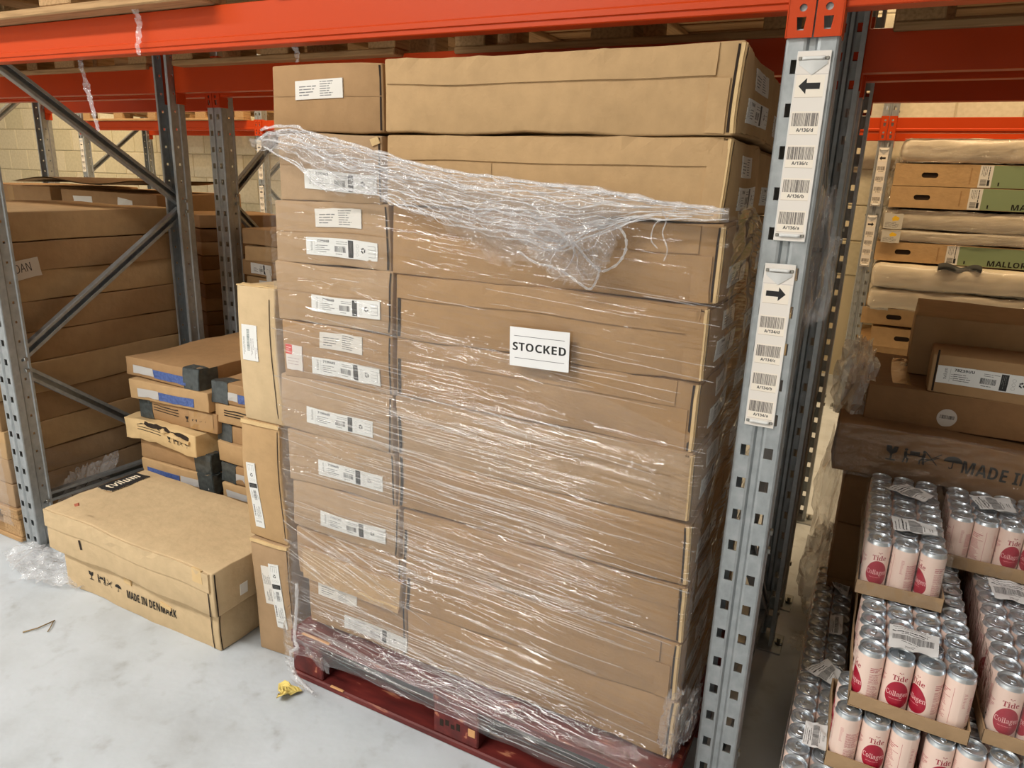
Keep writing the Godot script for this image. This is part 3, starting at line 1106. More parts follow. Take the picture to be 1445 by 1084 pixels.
func tray(label: String, x0: float, x1: float, z_front: float, z_back: float, y: float, h: float, group := "cardboard trays under the cans") -> void:
	var o := thing("carton_tray", label, "tray", Vector3((x0 + x1) / 2, y, (z_front + z_back) / 2), 0, group)
	var w := x1 - x0
	var d := z_front - z_back
	var c := {"node": o, "size": Vector3(w, h, d), "amp": 0.004, "seed": rng.randf() * 40, "lean": Vector2.ZERO, "crush": 0.001, "swell": 0.0}
	var wall := func(called: String, a: Vector3, e: Vector3, n: Vector3) -> void:
		var b := MB.new()
		b.grid(10, 2, func(u: float, v: float) -> Vector3: return warped(c, a.lerp(e, u) + Vector3(0, v * h, 0) + n * 0.0015))
		b.grid(10, 2, func(u: float, v: float) -> Vector3: return warped(c, e.lerp(a, u) + Vector3(0, v * h, 0) - n * 0.0015))
		b.grid(10, 1, func(u: float, v: float) -> Vector3: return warped(c, a.lerp(e, u) + Vector3(0, h, 0) + n * 0.0015 * (1 - 2 * v)))
		part(called, b.build(false), M.card_grey, o)
	wall.call("front_panel", Vector3(-w / 2, 0, d / 2), Vector3(w / 2, 0, d / 2), Vector3(0, 0, 1))
	wall.call("side_panel", Vector3(w / 2, 0, d / 2), Vector3(w / 2, 0, -d / 2), Vector3(1, 0, 0))
	wall.call("back_panel", Vector3(w / 2, 0, -d / 2), Vector3(-w / 2, 0, -d / 2), Vector3(0, 0, -1))
	wall.call("side_panel", Vector3(-w / 2, 0, -d / 2), Vector3(-w / 2, 0, d / 2), Vector3(-1, 0, 0))
	box_part("tray_floor", Vector3(0, 0.0008, 0), Vector3(w, 0.0016, d), M.card_grey, o, 0.0004)

# shrink film drawn tight over a block of cans
func pack_film(label: String, x0: float, x1: float, z_front: float, z_back: float, y0: float, y1: float) -> void:
	var b := MB.new()
	var c := Vector3((x0 + x1) / 2, (y0 + y1) / 2, (z_front + z_back) / 2)
	var h := Vector3((x1 - x0) / 2, (y1 - y0) / 2, (z_front - z_back) / 2)
	var wob := func(p: Vector3) -> Vector3: return p + Vector3(0, 0.004 * noise_b.get_noise_3dv(p * 16), 0.004 * noise_b.get_noise_3dv(p * 18 + Vector3(5, 5, 5)))
	b.grid(24, 24, func(u: float, v: float) -> Vector3: return wob.call(Vector3(lerpf(-h.x, h.x, u), h.y, lerpf(h.z, -h.z, v))))
	b.grid(24, 16, func(u: float, v: float) -> Vector3: return wob.call(Vector3(lerpf(-h.x, h.x, u), lerpf(-h.y, h.y, v), h.z)))
	b.grid(24, 16, func(u: float, v: float) -> Vector3: return wob.call(Vector3(-h.x, lerpf(-h.y, h.y, v), lerpf(-h.z, h.z, u))))
	var o := part("shrink_film", b.build(true), M.film_pack, self)
	o.position = c
	tag(o, label, "plastic film", "shrink films over the can packs")

func flat_label(called: String, label: String, pts: Array, m: Material, group: String) -> void:
	# a sheet of paper through four corners, a little curled; corners run from lower left round
	var b := MB.new()
	var mid: Vector3 = (pts[0] + pts[1] + pts[2] + pts[3]) * 0.25
	b.grid(8, 6, func(u: float, v: float) -> Vector3:
		var p: Vector3 = pts[0].lerp(pts[1], u).lerp(pts[3].lerp(pts[2], u), v)
		return p - mid + Vector3(0, 0.004 * noise_a.get_noise_2d(u * 3 + mid.x * 40, v * 3), 0))
	var o := part(called, b.build(true), m, self)
	o.position = mid
	tag(o, label, "label", group)

# ------------------------------------------------------------------ the scene
func _ready() -> void:
	rng.seed = 4242
	for n in [[noise_a, 3, 1], [noise_b, 8, 2], [noise_r, 15, 3]]:
		n[0].seed = n[1]
		n[0].frequency = 1.0
		n[0].noise_type = FastNoiseLite.TYPE_SIMPLEX_SMOOTH
		n[0].fractal_octaves = n[2]
	noise_r.fractal_type = FastNoiseLite.FRACTAL_RIDGED
	camera_and_light()
	make_materials()
	room()
	racking()
	wrapped_pallet()
	side_cartons()
	stack_behind_left_frame()
	taped_stacks()
	row_behind()
	upper_level()
	cans_bay()
	far_shelf()
	litter()

func camera_and_light() -> void:
	var cam := Camera3D.new()
	cam.name = "camera"
	var yaw := 0.4614
	var pitch := 0.2792
	var roll := 0.0348
	var f := Vector3(-sin(yaw) * cos(pitch), -sin(pitch), -cos(yaw) * cos(pitch))
	var r := Vector3(cos(yaw), 0, -sin(yaw))
	var u := r.cross(f)
	var r2 := r * cos(roll) + u * sin(roll)
	var u2 := u * cos(roll) - r * sin(roll)
	cam.transform = Transform3D(Basis(r2, u2, -f), Vector3(0, 1.5279, 1.5006))
	cam.fov = rad_to_deg(2.0 * atan(IMG_H / 2.0 / FOCAL_PX))
	cam.near = 0.05
	cam.far = 60.0
	add_child(cam)
	cam.current = true
	var we := WorldEnvironment.new()
	we.name = "environment"
	var env := Environment.new()
	env.background_mode = Environment.BG_COLOR
	env.background_color = Color(0.5, 0.48, 0.45)
	env.background_energy_multiplier = 0.1
	env.tonemap_mode = Environment.TONE_MAPPER_LINEAR
	env.tonemap_exposure = 0.475
	env.sdfgi_enabled = true
	env.ssao_enabled = true
	env.ssil_enabled = true
	we.environment = env
	add_child(we)
	# rows of ceiling luminaires along the two aisles, plus one added for film glints: [x, y, z, energy, colour]
	for l in [[-5.6, 4.2, 2.8, 22.0, 0, "above the front aisle by the braced frame"], [-2.3, 4.2, 2.8, 36.0, 0, "above the wrapped pallet"], [-3.2, 3.9, 4.5, 18.0, 0, "added for film glints in front of the lying cartons"], [2.6, 4.2, 2.8, 5.0, 0, "at the near end of the front aisle"], [-8.9, 4.2, 2.8, 16.0, 0, "at the far end of the front aisle"],
			[-8.6, 4.4, -3.0, 30.0, 1, "at the far end of the back aisle"], [-4.6, 4.4, -3.0, 34.0, 1, "in the middle of the back aisle"], [0.4, 4.4, -3.0, 28.0, 1, "in the back aisle behind the cans"]]:
		luminaire(Vector3(l[0], l[1], l[2]), l[3], Color(1.0, 0.985, 0.96) if l[4] == 0 else Color(1.0, 0.87, 0.68), l[5])

func luminaire(at: Vector3, energy: float, col: Color, where: String) -> void:
	var o := thing("ceiling_lamp", "long white ceiling lamp panel " + where, "lamp", at, 0, "ceiling lamps over the aisles")
	var hm := StandardMaterial3D.new()
	hm.albedo_color = Color(0.85, 0.85, 0.85)
	var gm := StandardMaterial3D.new()
	gm.albedo_color = Color(0.9, 0.9, 0.9)
	gm.emission_enabled = true
	gm.emission = col
	gm.emission_energy_multiplier = 3.0
	box_part("lamp_housing", Vector3(0, 0.05, 0), Vector3(2.4, 0.06, 0.52), hm, o, 0.01)
	box_part("lamp_diffuser", Vector3(0, 0.01, 0), Vector3(2.34, 0.02, 0.46), gm, o, 0.006)
	for x in [-0.9, 0.9]:
		box_part("suspension_rod", Vector3(x, 0.08 + (5.2 - at.y - 0.08) / 2, 0), Vector3(0.01, 5.2 - at.y - 0.08, 0.01), hm, o, 0.002)
	var l := AreaLight3D.new()
	l.name = "lamp_light"
	l.area_size = Vector2(2.3, 0.45)
	l.light_color = col
	l.light_energy = energy
	l.shadow_enabled = true
	l.area_range = 14.0
	l.area_attenuation = 2.0
	l.position = Vector3(0, -0.01, 0)
	l.rotation_degrees.x = -90
	o.add_child(l)

func room() -> void:
	struct("floor", box_mesh(Vector3(22, 0.2, 11), 0.001), M.floor).position = Vector3(-3.5, -0.1, -0.2)
	struct("ceiling", box_mesh(Vector3(22, 0.2, 11), 0.001), M.ceiling).position = Vector3(-3.5, 5.3, -0.2)
	var wb := struct("wall_back", box_mesh(Vector3(22, 5.4, 0.2), 0.001), M.mortar)
	wb.position = Vector3(-3.5, 2.6, -5.17)
	struct("wall_front", box_mesh(Vector3(22, 5.4, 0.2), 0.001), M.plaster).position = Vector3(-3.5, 2.6, 5.2)
	struct("wall_left", box_mesh(Vector3(0.2, 5.4, 11), 0.001), M.plaster).position = Vector3(-14.4, 2.6, -0.2)
	struct("wall_right", box_mesh(Vector3(0.2, 5.4, 11), 0.001), M.plaster).position = Vector3(7.4, 2.6, -0.2)
	# painted blocks of the back wall, as far as the racks leave them in view
	var bl := 0.43
	var bh := 0.28
	var mesh := box_mesh(Vector3(bl - 0.008, bh - 0.008, 0.08), 0.006)
	for j in 8:
		for i in 34:
			var x := -13.2 + i * bl + (bl / 2 if j % 2 else 0.0)
			var b := part("block", mesh, M.block if rng.randf() < 0.6 else M.block_b, wb)
			b.position = Vector3(x, 0.85 + j * bh + bh / 2, -5.099 + rng.randf_range(-0.002, 0.002)) - wb.position

func racking() -> void:
	var a_nodes := [[1.926, -0.06, 1.377, -0.86], [1.33, -0.86, 0.79, -0.06], [0.745, -0.06, 0.12, -0.86], [0.19, -0.06, 0.17, -0.86], [2.0, -0.06, 2.6, -0.86]]
	var b_nodes := [[1.40, -0.06, 2.09, -0.86], [1.36, -0.06, 0.62, -0.86], [0.58, -0.86, 0.16, -0.06], [2.14, -0.86, 2.7, -0.06]]
	var c_nodes := [[1.43, -0.05, 2.05, -0.86], [1.37, -0.05, 0.69, -0.86], [0.65, -0.86, 0.16, -0.05], [2.1, -0.86, 2.7, -0.05]]
	var right := rack_frame(Vector3(-0.166, 0, 0), 0.9, 2.9, "grey perforated rack upright carrying the white arrow barcode strips beside the wrapped pallet", a_nodes, "front row rack frames", 0.0163)
	var codes := ["d", "c", "b", "a"]
	var up_m := strip_label("A/136/", true, codes)
	var down_m := strip_label("A/134/", false, codes)
	location_strip(right, -0.159 + 0.166, 1.430, 1.766, 0.003, up_m, "upper white location strip with left arrow and barcodes")
	location_strip(right, -0.168 + 0.166, 1.050, 1.384, 0.003, down_m, "lower white location strip with right arrow and barcodes")
	rack_frame(Vector3(-2.930, 0, 0), 0.9, 2.9, "grey rack frame with diagonal braces standing beside the brown carton stack", a_nodes, "front row rack frames")
	rack_frame(Vector3(-0.166, 0, -1.1), 0.9, 2.9, "grey rack frame standing just behind the labelled upright", b_nodes, "second row rack frames")
	rack_frame(Vector3(-2.930, 0, -1.1), 0.9, 2.9, "grey slotted rack frame behind the braced frame, narrow boxes in front", b_nodes, "second row rack frames")
	rack_frame(Vector3(-5.69, 0, -1.1), 0.9, 2.9, "grey rack frame before the cream block wall, flattened carton at its foot", b_nodes, "second row rack frames")
	var far_names := ["far grey rack upright with location strips beside the rolled mattresses", "far grey rack upright with white strip seen past the top carton", "far grey rack upright hidden behind the wrapped pallet", "far grey rack frame with crossed braces against the block wall"]
	for k in 4:
		var x: float = -0.075 - 2.765 * float([0, 2, 1, 3][k])
		var fr := rack_frame(Vector3(x, 0, -4.0), 0.9, 2.9, far_names[k], c_nodes, "far row rack frames", 0.02)
		if k != 2:
			location_strip(fr, 0.0, 1.43, 1.80, 0.003, up_m, "upper white barcode strip")
			location_strip(fr, -0.004, 1.03, 1.37, 0.003, down_m, "lower white barcode strip")
	var g := "orange rack beams"
	var bays := [[-5.644, -2.976, "in the bay beside the brown stack"], [-2.884, -0.212, "over the wrapped pallet bay"], [-0.120, 2.55, "over the drink cans bay"]]
	for b in bays:
		rack_beam(b[0], b[1], 1.836, 0.0, 1.0, "orange front beam of the first row " + b[2], g)
		rack_beam(b[0], b[1], 1.842, -0.9, -1.0, "red orange rear beam of the first row " + b[2], g, 0.11)
		rack_beam(b[0], b[1], 1.850, -1.1, 1.0, "shaded orange rear beam of the second row " + b[2], g)
		rack_beam(b[0], b[1], 1.875, -2.0, -1.0, "shaded orange aisle beam of the second row " + b[2], g)
	for k in 4:
		var x1 := -0.075 + 2.765 * (1 - k)
		rack_beam(x1 - 2.765 + 0.046, x1 - 0.046, 1.893, -4.0, 1.0, "bright orange far row front beam " + ["over the rolled mattresses", "behind the wrapped pallet", "left of the top carton", "before the block wall"][k], g, 0.092, 0.02)
		rack_beam(x1 - 2.765 + 0.046, x1 - 0.046, 1.893, -4.9, -1.0, "far row rear beam " + ["behind the rolled mattresses", "hidden behind the wrapped pallet", "left of the top carton", "against the block wall"][k], g, 0.092, 0.02)

# ---- the wrapped pallet in the middle
func wrapped_pallet() -> void:
	pallet("worn dark red wooden pallet under the film wrapped cartons", Vector3(-0.835, 0, -0.34), Vector3(1.20, 0.168, 0.86), M.red_x, M.red_z, "", -0.9, 5)
	var rp := get_node("pallet") as Node3D
	box_part("wood_plug", Vector3(0.052, 0.068, 0.4251), Vector3(0.022, 0.024, 0.003), M.raw_wood, rp, 0.001)
	for k in 4:
		box_part("stencil_mark", Vector3(-0.045 + k * 0.018, 0.062 + 0.006 * (k % 2), 0.4252), Vector3(0.012, 0.022 - 0.004 * (k % 3), 0.0012), M.seam, rp, 0.0004)
	box_part("split_chip", Vector3(-0.50, 0.166, 0.424), Vector3(0.11, 0.006, 0.010), M.raw_wood, rp, 0.002)
	box_part("split_chip", Vector3(-0.42, 0.022, 0.428), Vector3(0.05, 0.005, 0.008), M.raw_wood, rp, 0.002)
	var ys := [1.78, 1.62, 1.457, 1.295, 1.135, 0.976, 0.815, 0.660, 0.508, 0.350, 0.185]
	var le := [-1.080, -1.078, -1.066, -1.056, -1.058, -1.055, -1.055, -1.046, -1.040, -1.036]
	var ri := [-0.276, -0.286, -0.278, -0.287, -0.290, -0.285, -0.275, -0.271, -0.267, -0.264]
	var sl := [-1.425, -1.421, -1.447, -1.449, -1.441, -1.455, -1.443, -1.437, -1.431, -1.408]
	var prod := product_label("7199449", 5)
	var addr := address_label(21)
	var red_sticker := plain_picture(96, 120, Color(0.83, 0.80, 0.78), func(im: Image) -> void:
		rect(im, 0, 0, 40, 46, Color(0.80, 0.22, 0.20))
		fine_print(im, 4, 12, 32, 3, 10, 4, Color(0.9, 0.7, 0.68), 4)
		fine_print(im, 10, 62, 70, 3, 14, 3, Color(0.68, 0.6, 0.6), 6))
	var tones := [M.card, M.card, M.card_film_dim, M.card_film_dim, M.card_film_dim, M.card_grey, M.card_film_dim, M.card_film_dim, M.card_film_dim, M.card_film_dim]  # lower rows take a card copy darkened to show dimming under the film
	for k in 10:
		var h: float = ys[k] - ys[k + 1] - 0.0015
		var nth := ["topmost", "second from the top", "third from the top", "fourth from the top", "fifth from the top", "fifth from the bottom", "fourth from the bottom", "third from the bottom", "second from the bottom", "lowest"][k] as String
		var zf := 0.045 + [0.004, -0.002, 0.0, 0.003, -0.001, 0.002, 0.0, -0.003, -0.006, -0.012][k] as float
		# long cartons, front and back
		var w: float = ri[k] - le[k]
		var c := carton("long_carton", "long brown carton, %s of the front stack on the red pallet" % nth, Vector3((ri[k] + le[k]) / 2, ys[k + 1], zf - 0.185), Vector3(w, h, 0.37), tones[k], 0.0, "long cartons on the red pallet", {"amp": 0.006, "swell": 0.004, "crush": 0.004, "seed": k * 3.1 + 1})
		var fh := 0.054
		if k != 6 and k != 9:
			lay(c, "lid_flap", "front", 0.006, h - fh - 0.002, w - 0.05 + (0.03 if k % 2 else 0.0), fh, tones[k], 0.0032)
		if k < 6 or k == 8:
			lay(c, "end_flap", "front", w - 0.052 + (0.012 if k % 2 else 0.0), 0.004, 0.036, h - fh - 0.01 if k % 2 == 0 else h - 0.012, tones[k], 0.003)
		lay(c, "corner_slit", "front", w - 0.012, 0.006, 0.0045, h - 0.012, M.seam, 0.0012)
		lay(c, "corner_slit", "right", 0.010, 0.005, 0.005, h - 0.014, M.seam, 0.0014)
		lay(c, "torn_edge", "front", w - 0.0065, 0.004, 0.0065, h - 0.008, M.card_torn, 0.0026)
		lay(c, "torn_edge", "right", 0.001, 0.004, 0.006, h - 0.008, M.card_torn, 0.0026)
		if k in [3, 4, 5, 6, 7, 8]:
			lay(c, "corner_slit", "front", 0.006, 0.004, 0.010, h - 0.01, M.seam, 0.0012)
		if k in [1, 5, 9]:
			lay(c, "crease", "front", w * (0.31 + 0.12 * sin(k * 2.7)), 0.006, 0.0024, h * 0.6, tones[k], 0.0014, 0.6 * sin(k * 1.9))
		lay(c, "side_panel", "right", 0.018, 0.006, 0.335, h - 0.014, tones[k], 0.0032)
		lay(c, "product_label", "right", 0.085 + 0.02 * sin(k * 2.0), 0.026, 0.215, 0.046, prod, 0.0046)
		if k != 2 and k != 6:
			lay(c, "address_label", "right", 0.125 + 0.02 * cos(k * 3.0), 0.092, 0.135, 0.042, addr, 0.0046)
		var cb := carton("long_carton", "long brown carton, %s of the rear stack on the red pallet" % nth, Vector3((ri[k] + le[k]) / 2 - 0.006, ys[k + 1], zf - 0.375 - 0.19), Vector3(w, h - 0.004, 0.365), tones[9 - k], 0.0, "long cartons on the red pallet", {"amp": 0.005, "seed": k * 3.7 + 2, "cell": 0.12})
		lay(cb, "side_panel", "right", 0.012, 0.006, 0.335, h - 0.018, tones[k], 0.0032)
		lay(cb, "product_label", "right", 0.085, 0.026, 0.215, 0.046, prod, 0.0046)
		# small carton ends of the column at the far side
		var sw: float = le[k] - 0.010 - sl[k]
		var d := carton("carton", "brown carton showing its small end, %s of the end column" % nth, Vector3(sl[k] + sw / 2, ys[k + 1], zf - 0.002 - 0.385), Vector3(sw, h, 0.77), [M.card_dark, M.card_grey, M.card_grey, M.card_grey, M.card_film_dim, M.card_grey, M.card_grey, M.card_grey, M.card_film_dim, M.card_film_dim][k], [0.6, -0.4, 0.2, 0.0, 0.3, -0.3, 0.1, 0.0, -0.5, 0.4][k], "small carton ends on the red pallet", {"amp": 0.006, "swell": 0.004, "crush": 0.004, "seed": k * 2.3 + 9})
		if k in [1, 2, 3, 4, 5, 6, 7, 9]:
			lay(d, "product_label", "front", 0.108 + [0, -0.02, 0, 0.012, 0.0, -0.01, 0.004, 0.004, 0, 0.03][k], [0, 0.03, 0.026, 0.034, 0.022, 0.034, 0.036, 0.03, 0, 0.02][k], 0.226, 0.046, prod, 0.0022, [0, -2, -1, 0, 0, 0, 0, 0, 0, -1][k])
		if k in [0, 2, 4, 9]:
			lay(d, "address_label", "front", [0.076, 0, 0.145, 0, 0.135, 0, 0, 0, 0, 0.04][k], [0.074, 0, 0.098, 0, 0.096, 0, 0, 0, 0, 0.105][k], 0.145, 0.045, addr, 0.0022, [2.5, 0, 0, 0, 0, 0, 0, 0, 0, 0][k])
		if k == 4:
			lay(d, "return_sticker", "front", 0.012, 0.022, 0.062, 0.07, red_sticker, 0.002, 0, "red and white sticker")
		if k == 1:
			lay(d, "torn_flap", "front", sw - 0.026, h - 0.024, 0.022, 0.018, M.card_torn, 0.004, 14)
		if k == 8:
			lay(d, "lid_flap", "front", 0.03, 0.0, sw - 0.032, 0.10, M.card, 0.010, -3)
			lay(d, "torn_edge", "front", sw - 0.14, 0.006, 0.135, 0.006, M.card_torn, 0.013, -4)
		else:
			lay(d, "fold_line", "front", 0.004, h * 0.52, sw - 0.008, 0.0016, M.card_dark, 0.0012, 0.3)
		lay(d, "corner_slit", "front", sw - 0.010, 0.005, 0.005, h - 0.01, M.seam, 0.0012)
	stretch_film()
	# a sheet of paper slipped under the last turn of film
	var im := sheet(435, 290, Color(0.90, 0.90, 0.90))
	var tw := text_tris("STOCKED", "sansbold")
	write(im, "STOCKED", 22, 112, 391.0 / tw[1].x / 1.12, Color(0.08, 0.08, 0.08), "sansbold", false, 1.12)
	rect(im, 32, 62, 370, 3, DARK)
	rect(im, 38, 226, 364, 3, DARK)
	var pm := picture(im, 0.5)
	var b := MB.new()
	b.grid(12, 8, func(u: float, v: float) -> Vector3: return Vector3((u - 0.5) * 0.146, (v - 0.5) * 0.090, 0.0015 + 0.002 * sin(u * 3.0) * v))
	b.grid(12, 8, func(u: float, v: float) -> Vector3: return Vector3((0.5 - u) * 0.146, (v - 0.5) * 0.090, 0.0005 + 0.002 * sin((1 - u) * 3.0) * v))
	var sg := part("paper_sign", b.build(true), pm, self)
	sg.position = Vector3(-0.644, 1.163, 0.075)
	sg.rotation_degrees.z = 1.2
	tag(sg, "white paper sign reading STOCKED on the wrapped cartons", "sign")

func stretch_film() -> void:
	var o := thing("stretch_film", "clear stretch film wound round the cartons on the red pallet", "plastic film", Vector3(-0.84, 0, 0))
	var off := -o.position
	var tops := [[-1.475, 1.59], [-1.414, 1.612], [-1.334, 1.622], [-1.21, 1.598], [-1.078, 1.571], [-0.911, 1.540], [-0.733, 1.522], [-0.524, 1.506], [-0.362, 1.486], [-0.25, 1.482]]
	var top_at := func(x: float) -> float:
		for i in tops.size() - 1:
			if x <= tops[i + 1][0]:
				return lerpf(tops[i][1], tops[i + 1][1], (x - tops[i][0]) / (tops[i + 1][0] - tops[i][0]))
		return 1.482
	# layer: 0 close to the boxes, 1 the outer turn with coarser pleats
	var film_z := func(x: float, y: float) -> float:
		var z := 0.064 + 0.004 * noise_a.get_noise_2d(x * 3.0, y * 5.0)
		if y < 0.25:
			z = lerpf(0.104, z, smoothstep(0.160, 0.25, y))
		return z
	for layer in 2:
		var b := MB.new()
		b.grid(44, 760 if layer == 0 else 520, func(u: float, v: float) -> Vector3:
			var x := lerpf(-1.464, -0.252, u)
			var yt: float = top_at.call(x) - 0.01
			var yb := 0.110 + 0.012 * sin(u * 5.0) + 0.006 * noise_a.get_noise_2d(u * 9.0, 4.0)
			if layer == 1:
				yt = lerpf(yt, 0.98 + 0.1 * sin(u * 4.0), 0.8)
			var y := lerpf(yb, yt, v)
			var z: float = film_z.call(x, y)
			var slant := y + x * (0.06 if layer == 0 else 0.10)
			var gate := clampf(0.35 + 1.1 * noise_a.get_noise_2d(x * 1.1 + 20.0 * layer, y * 3.0), 0.12, 1.0) * (0.5 + 0.8 * smoothstep(1.25, 0.85, y))
			z -= gate * 0.0080 * absf(noise_a.get_noise_2d(x * 1.3 + layer * 30, slant * 62.0))
			z -= gate * 0.0140 * absf(noise_a.get_noise_2d(x * 0.9 + 70 + layer * 9, slant * 24.0))
			# the ends wrap round the corners
			var e := maxf(0.0, absf(u - 0.5) * 2.0 - 0.985) / 0.015
			return Vector3(x, y, z + 0.006 + layer * 0.004 - 0.02 * e) + off)
		part("film_front", b.build(true), M.film, o)
	# pulled pleats: long thin folds lying in the film
	var pl := MB.new()
	var zones := [[-0.86, 0.86, 0.30, 0.14, 110], [-0.85, 0.62, 0.34, 0.14, 90], [-0.95, 0.24, 0.36, 0.09, 110], [-0.75, 1.12, 0.45, 0.20, 35], [-1.22, 0.72, 0.20, 0.45, 36], [-0.5, 0.45, 0.25, 0.35, 24], [-1.25, 0.38, 0.14, 0.12, 30]]
	for zi in zones.size():
		for i in int(zones[zi][4]):
			var cx: float = zones[zi][0] + rng.randf_range(-1, 1) * zones[zi][2]
			var cy: float = zones[zi][1] + rng.randf_range(-1, 1) * zones[zi][3]
			var len := rng.randf_range(0.08, 0.42)
			var tilt := rng.randf_range(-0.09, -0.03) if zi < 6 else rng.randf_range(-0.45, -0.2)
			var pts: Array = []
			for k in 11:
				var x := clampf(cx + (k / 10.0 - 0.5) * len, -1.455, -0.258)
				var y := clampf(cy + (x - cx) * tilt + 0.002 * noise_b.get_noise_2d(x * 9.0, i * 3.0), 0.12, top_at.call(x) - 0.02)
				pts.append(Vector3(x, y, film_z.call(x, y) + 0.005) + off)
			if pts[0].distance_to(pts[10]) > 0.03:
				pl.tube(pts, rng.randf_range(0.0005, 0.0016), 8)
	part("film_pleats", pl.build(true), M.film_pleat, o).set_meta("kind", "stuff")
	var r := MB.new()
	r.grid(30, 120, func(u: float, v: float) -> Vector3:
		var z := lerpf(0.062, -0.74, u)
		var y := lerpf(0.13, 1.48 - 0.05 * u + 0.02 * sin(u * 9.0), v)
		var slant := y + z * 0.25
		var x := -0.252 + 0.006 * noise_a.get_noise_2d(z * 6.0, y * 4.0) + 0.004 * noise_a.get_noise_2d(z * 2.0 + 50, slant * 40.0)
		return Vector3(x, y, z) + off)
	part("film_side", r.build(true), M.film_side, o)
	var l := MB.new()
	l.grid(20, 90, func(u: float, v: float) -> Vector3:
		var z := lerpf(-0.74, 0.062, u)
		var y := lerpf(0.13, 1.60, v)
		return Vector3(-1.468 + 0.005 * noise_a.get_noise_2d(z * 5.0, y * 30.0), y, z) + off)
	part("film_side", l.build(true), M.film_side, o)
	# the gathered upper edge, in folds on top of each other
	var zt := 0.076
	var top := [[-1.462, 1.60], [-1.414, 1.615], [-1.334, 1.627], [-1.21, 1.602], [-1.078, 1.573], [-0.911, 1.542], [-0.733, 1.524], [-0.524, 1.510], [-0.362, 1.490], [-0.262, 1.484]]
	var low := [[-1.462, 1.575], [-1.41, 1.575], [-1.302, 1.535], [-1.228, 1.482], [-1.113, 1.478], [-1.0, 1.452], [-0.84, 1.408], [-0.62, 1.372], [-0.44, 1.455], [-0.262, 1.465]]
	var P := func(list: Array, z: float) -> Array:
		var out: Array = []
		for p in list:
			out.append(Vector3(p[0], p[1], z) + off)
		return out
	for k in 3:
		var lw: Array = []
		for i in low.size():
			lw.append([low[i][0], lerpf(top[i][1], low[i][1], [1.0, 0.78, 0.5][k])])
		ribbon("gathered_fold", P.call(top, zt + k * 0.004), P.call(lw, zt + k * 0.005), 150, 22, [0.020, 0.016, 0.012][k], k * 13.0 + 1.0, M.film_bunch, o, Vector3(0, 0, 1), [1.0, 1.5, 2.0][k])
	var cr := MB.new()
	for k in 90:
		var f := rng.randf()
		f = f * f if k % 3 else f
		var i0 := rng.randf_range(0.0, 7.0)
		var i1 := minf(i0 + rng.randf_range(0.8, 3.0), 8.99)
		var pts: Array = []
		for q in 25:
			var g := lerpf(i0, i1, q / 24.0)
			var gi := int(g)
			var t := Vector2(top[gi][0], top[gi][1]).lerp(Vector2(top[gi + 1][0], top[gi + 1][1]), g - gi)
			var l2 := Vector2(low[gi][0], low[gi][1]).lerp(Vector2(low[gi + 1][0], low[gi + 1][1]), g - gi)
			var p := t.lerp(l2, clampf(f + 0.12 * noise_b.get_noise_2d(g * 1.2, k * 7.0), 0.0, 1.0))
			pts.append(Vector3(p.x, p.y + 0.003 * noise_b.get_noise_2d(p.x * 25.0, k * 3.0), zt + 0.016 + 0.008 * noise_b.get_noise_2d(p.x * 8.0, k * 5.0)) + off)
		cr.tube(pts, rng.randf_range(0.0006, 0.0018), 7, 0.5)
	for k in 18:
		# short folds of the hanging end, fanning out from its knot
		var a0 := rng.randf_range(-2.9, 0.3)
		var c0 := Vector2(-0.575, 1.405) + Vector2(rng.randf_range(-0.04, 0.04), rng.randf_range(-0.015, 0.02))
		var reach := rng.randf_range(0.03, 0.085) * (1.25 if a0 < -0.9 and a0 > -2.0 else 1.0)
		var bend := rng.randf_range(-0.9, 0.9)
		var pts: Array = []
		for q in 10:
			var f := q / 9.0
			var dir := Vector2(cos(a0 + bend * f), sin(a0 + bend * f))
			var p := c0 + dir * reach * f
			pts.append(Vector3(p.x, maxf(p.y, 1.315), zt + 0.03 + 0.02 * noise_b.get_noise_2d(f * 2.0, k * 4.0)) + off)
		cr.tube(pts, rng.randf_range(0.0004, 0.0011), 7, 0.6)
	part("gathered_creases", cr.build(true), M.film_rope, o).set_meta("kind", "stuff")
	# the loose crumpled end hanging down in front
	ribbon("loose_end", P.call([[-0.90, 1.47], [-0.78, 1.46], [-0.66, 1.475], [-0.55, 1.485], [-0.47, 1.47]], zt + 0.01), P.call([[-0.88, 1.405], [-0.76, 1.365], [-0.63, 1.345], [-0.53, 1.318], [-0.475, 1.40]], zt + 0.012), 70, 40, 0.040, 55.0, M.film_bunch, o, Vector3(0, 0, 1), 0.6)
	ribbon("loose_end", P.call([[-0.72, 1.44], [-0.62, 1.44], [-0.53, 1.45], [-0.46, 1.445]], zt + 0.02), P.call([[-0.66, 1.37], [-0.59, 1.335], [-0.525, 1.318], [-0.475, 1.385]], zt + 0.02), 50, 34, 0.045, 75.0, M.film_bunch, o, Vector3(0, 0, 1), 0.8)
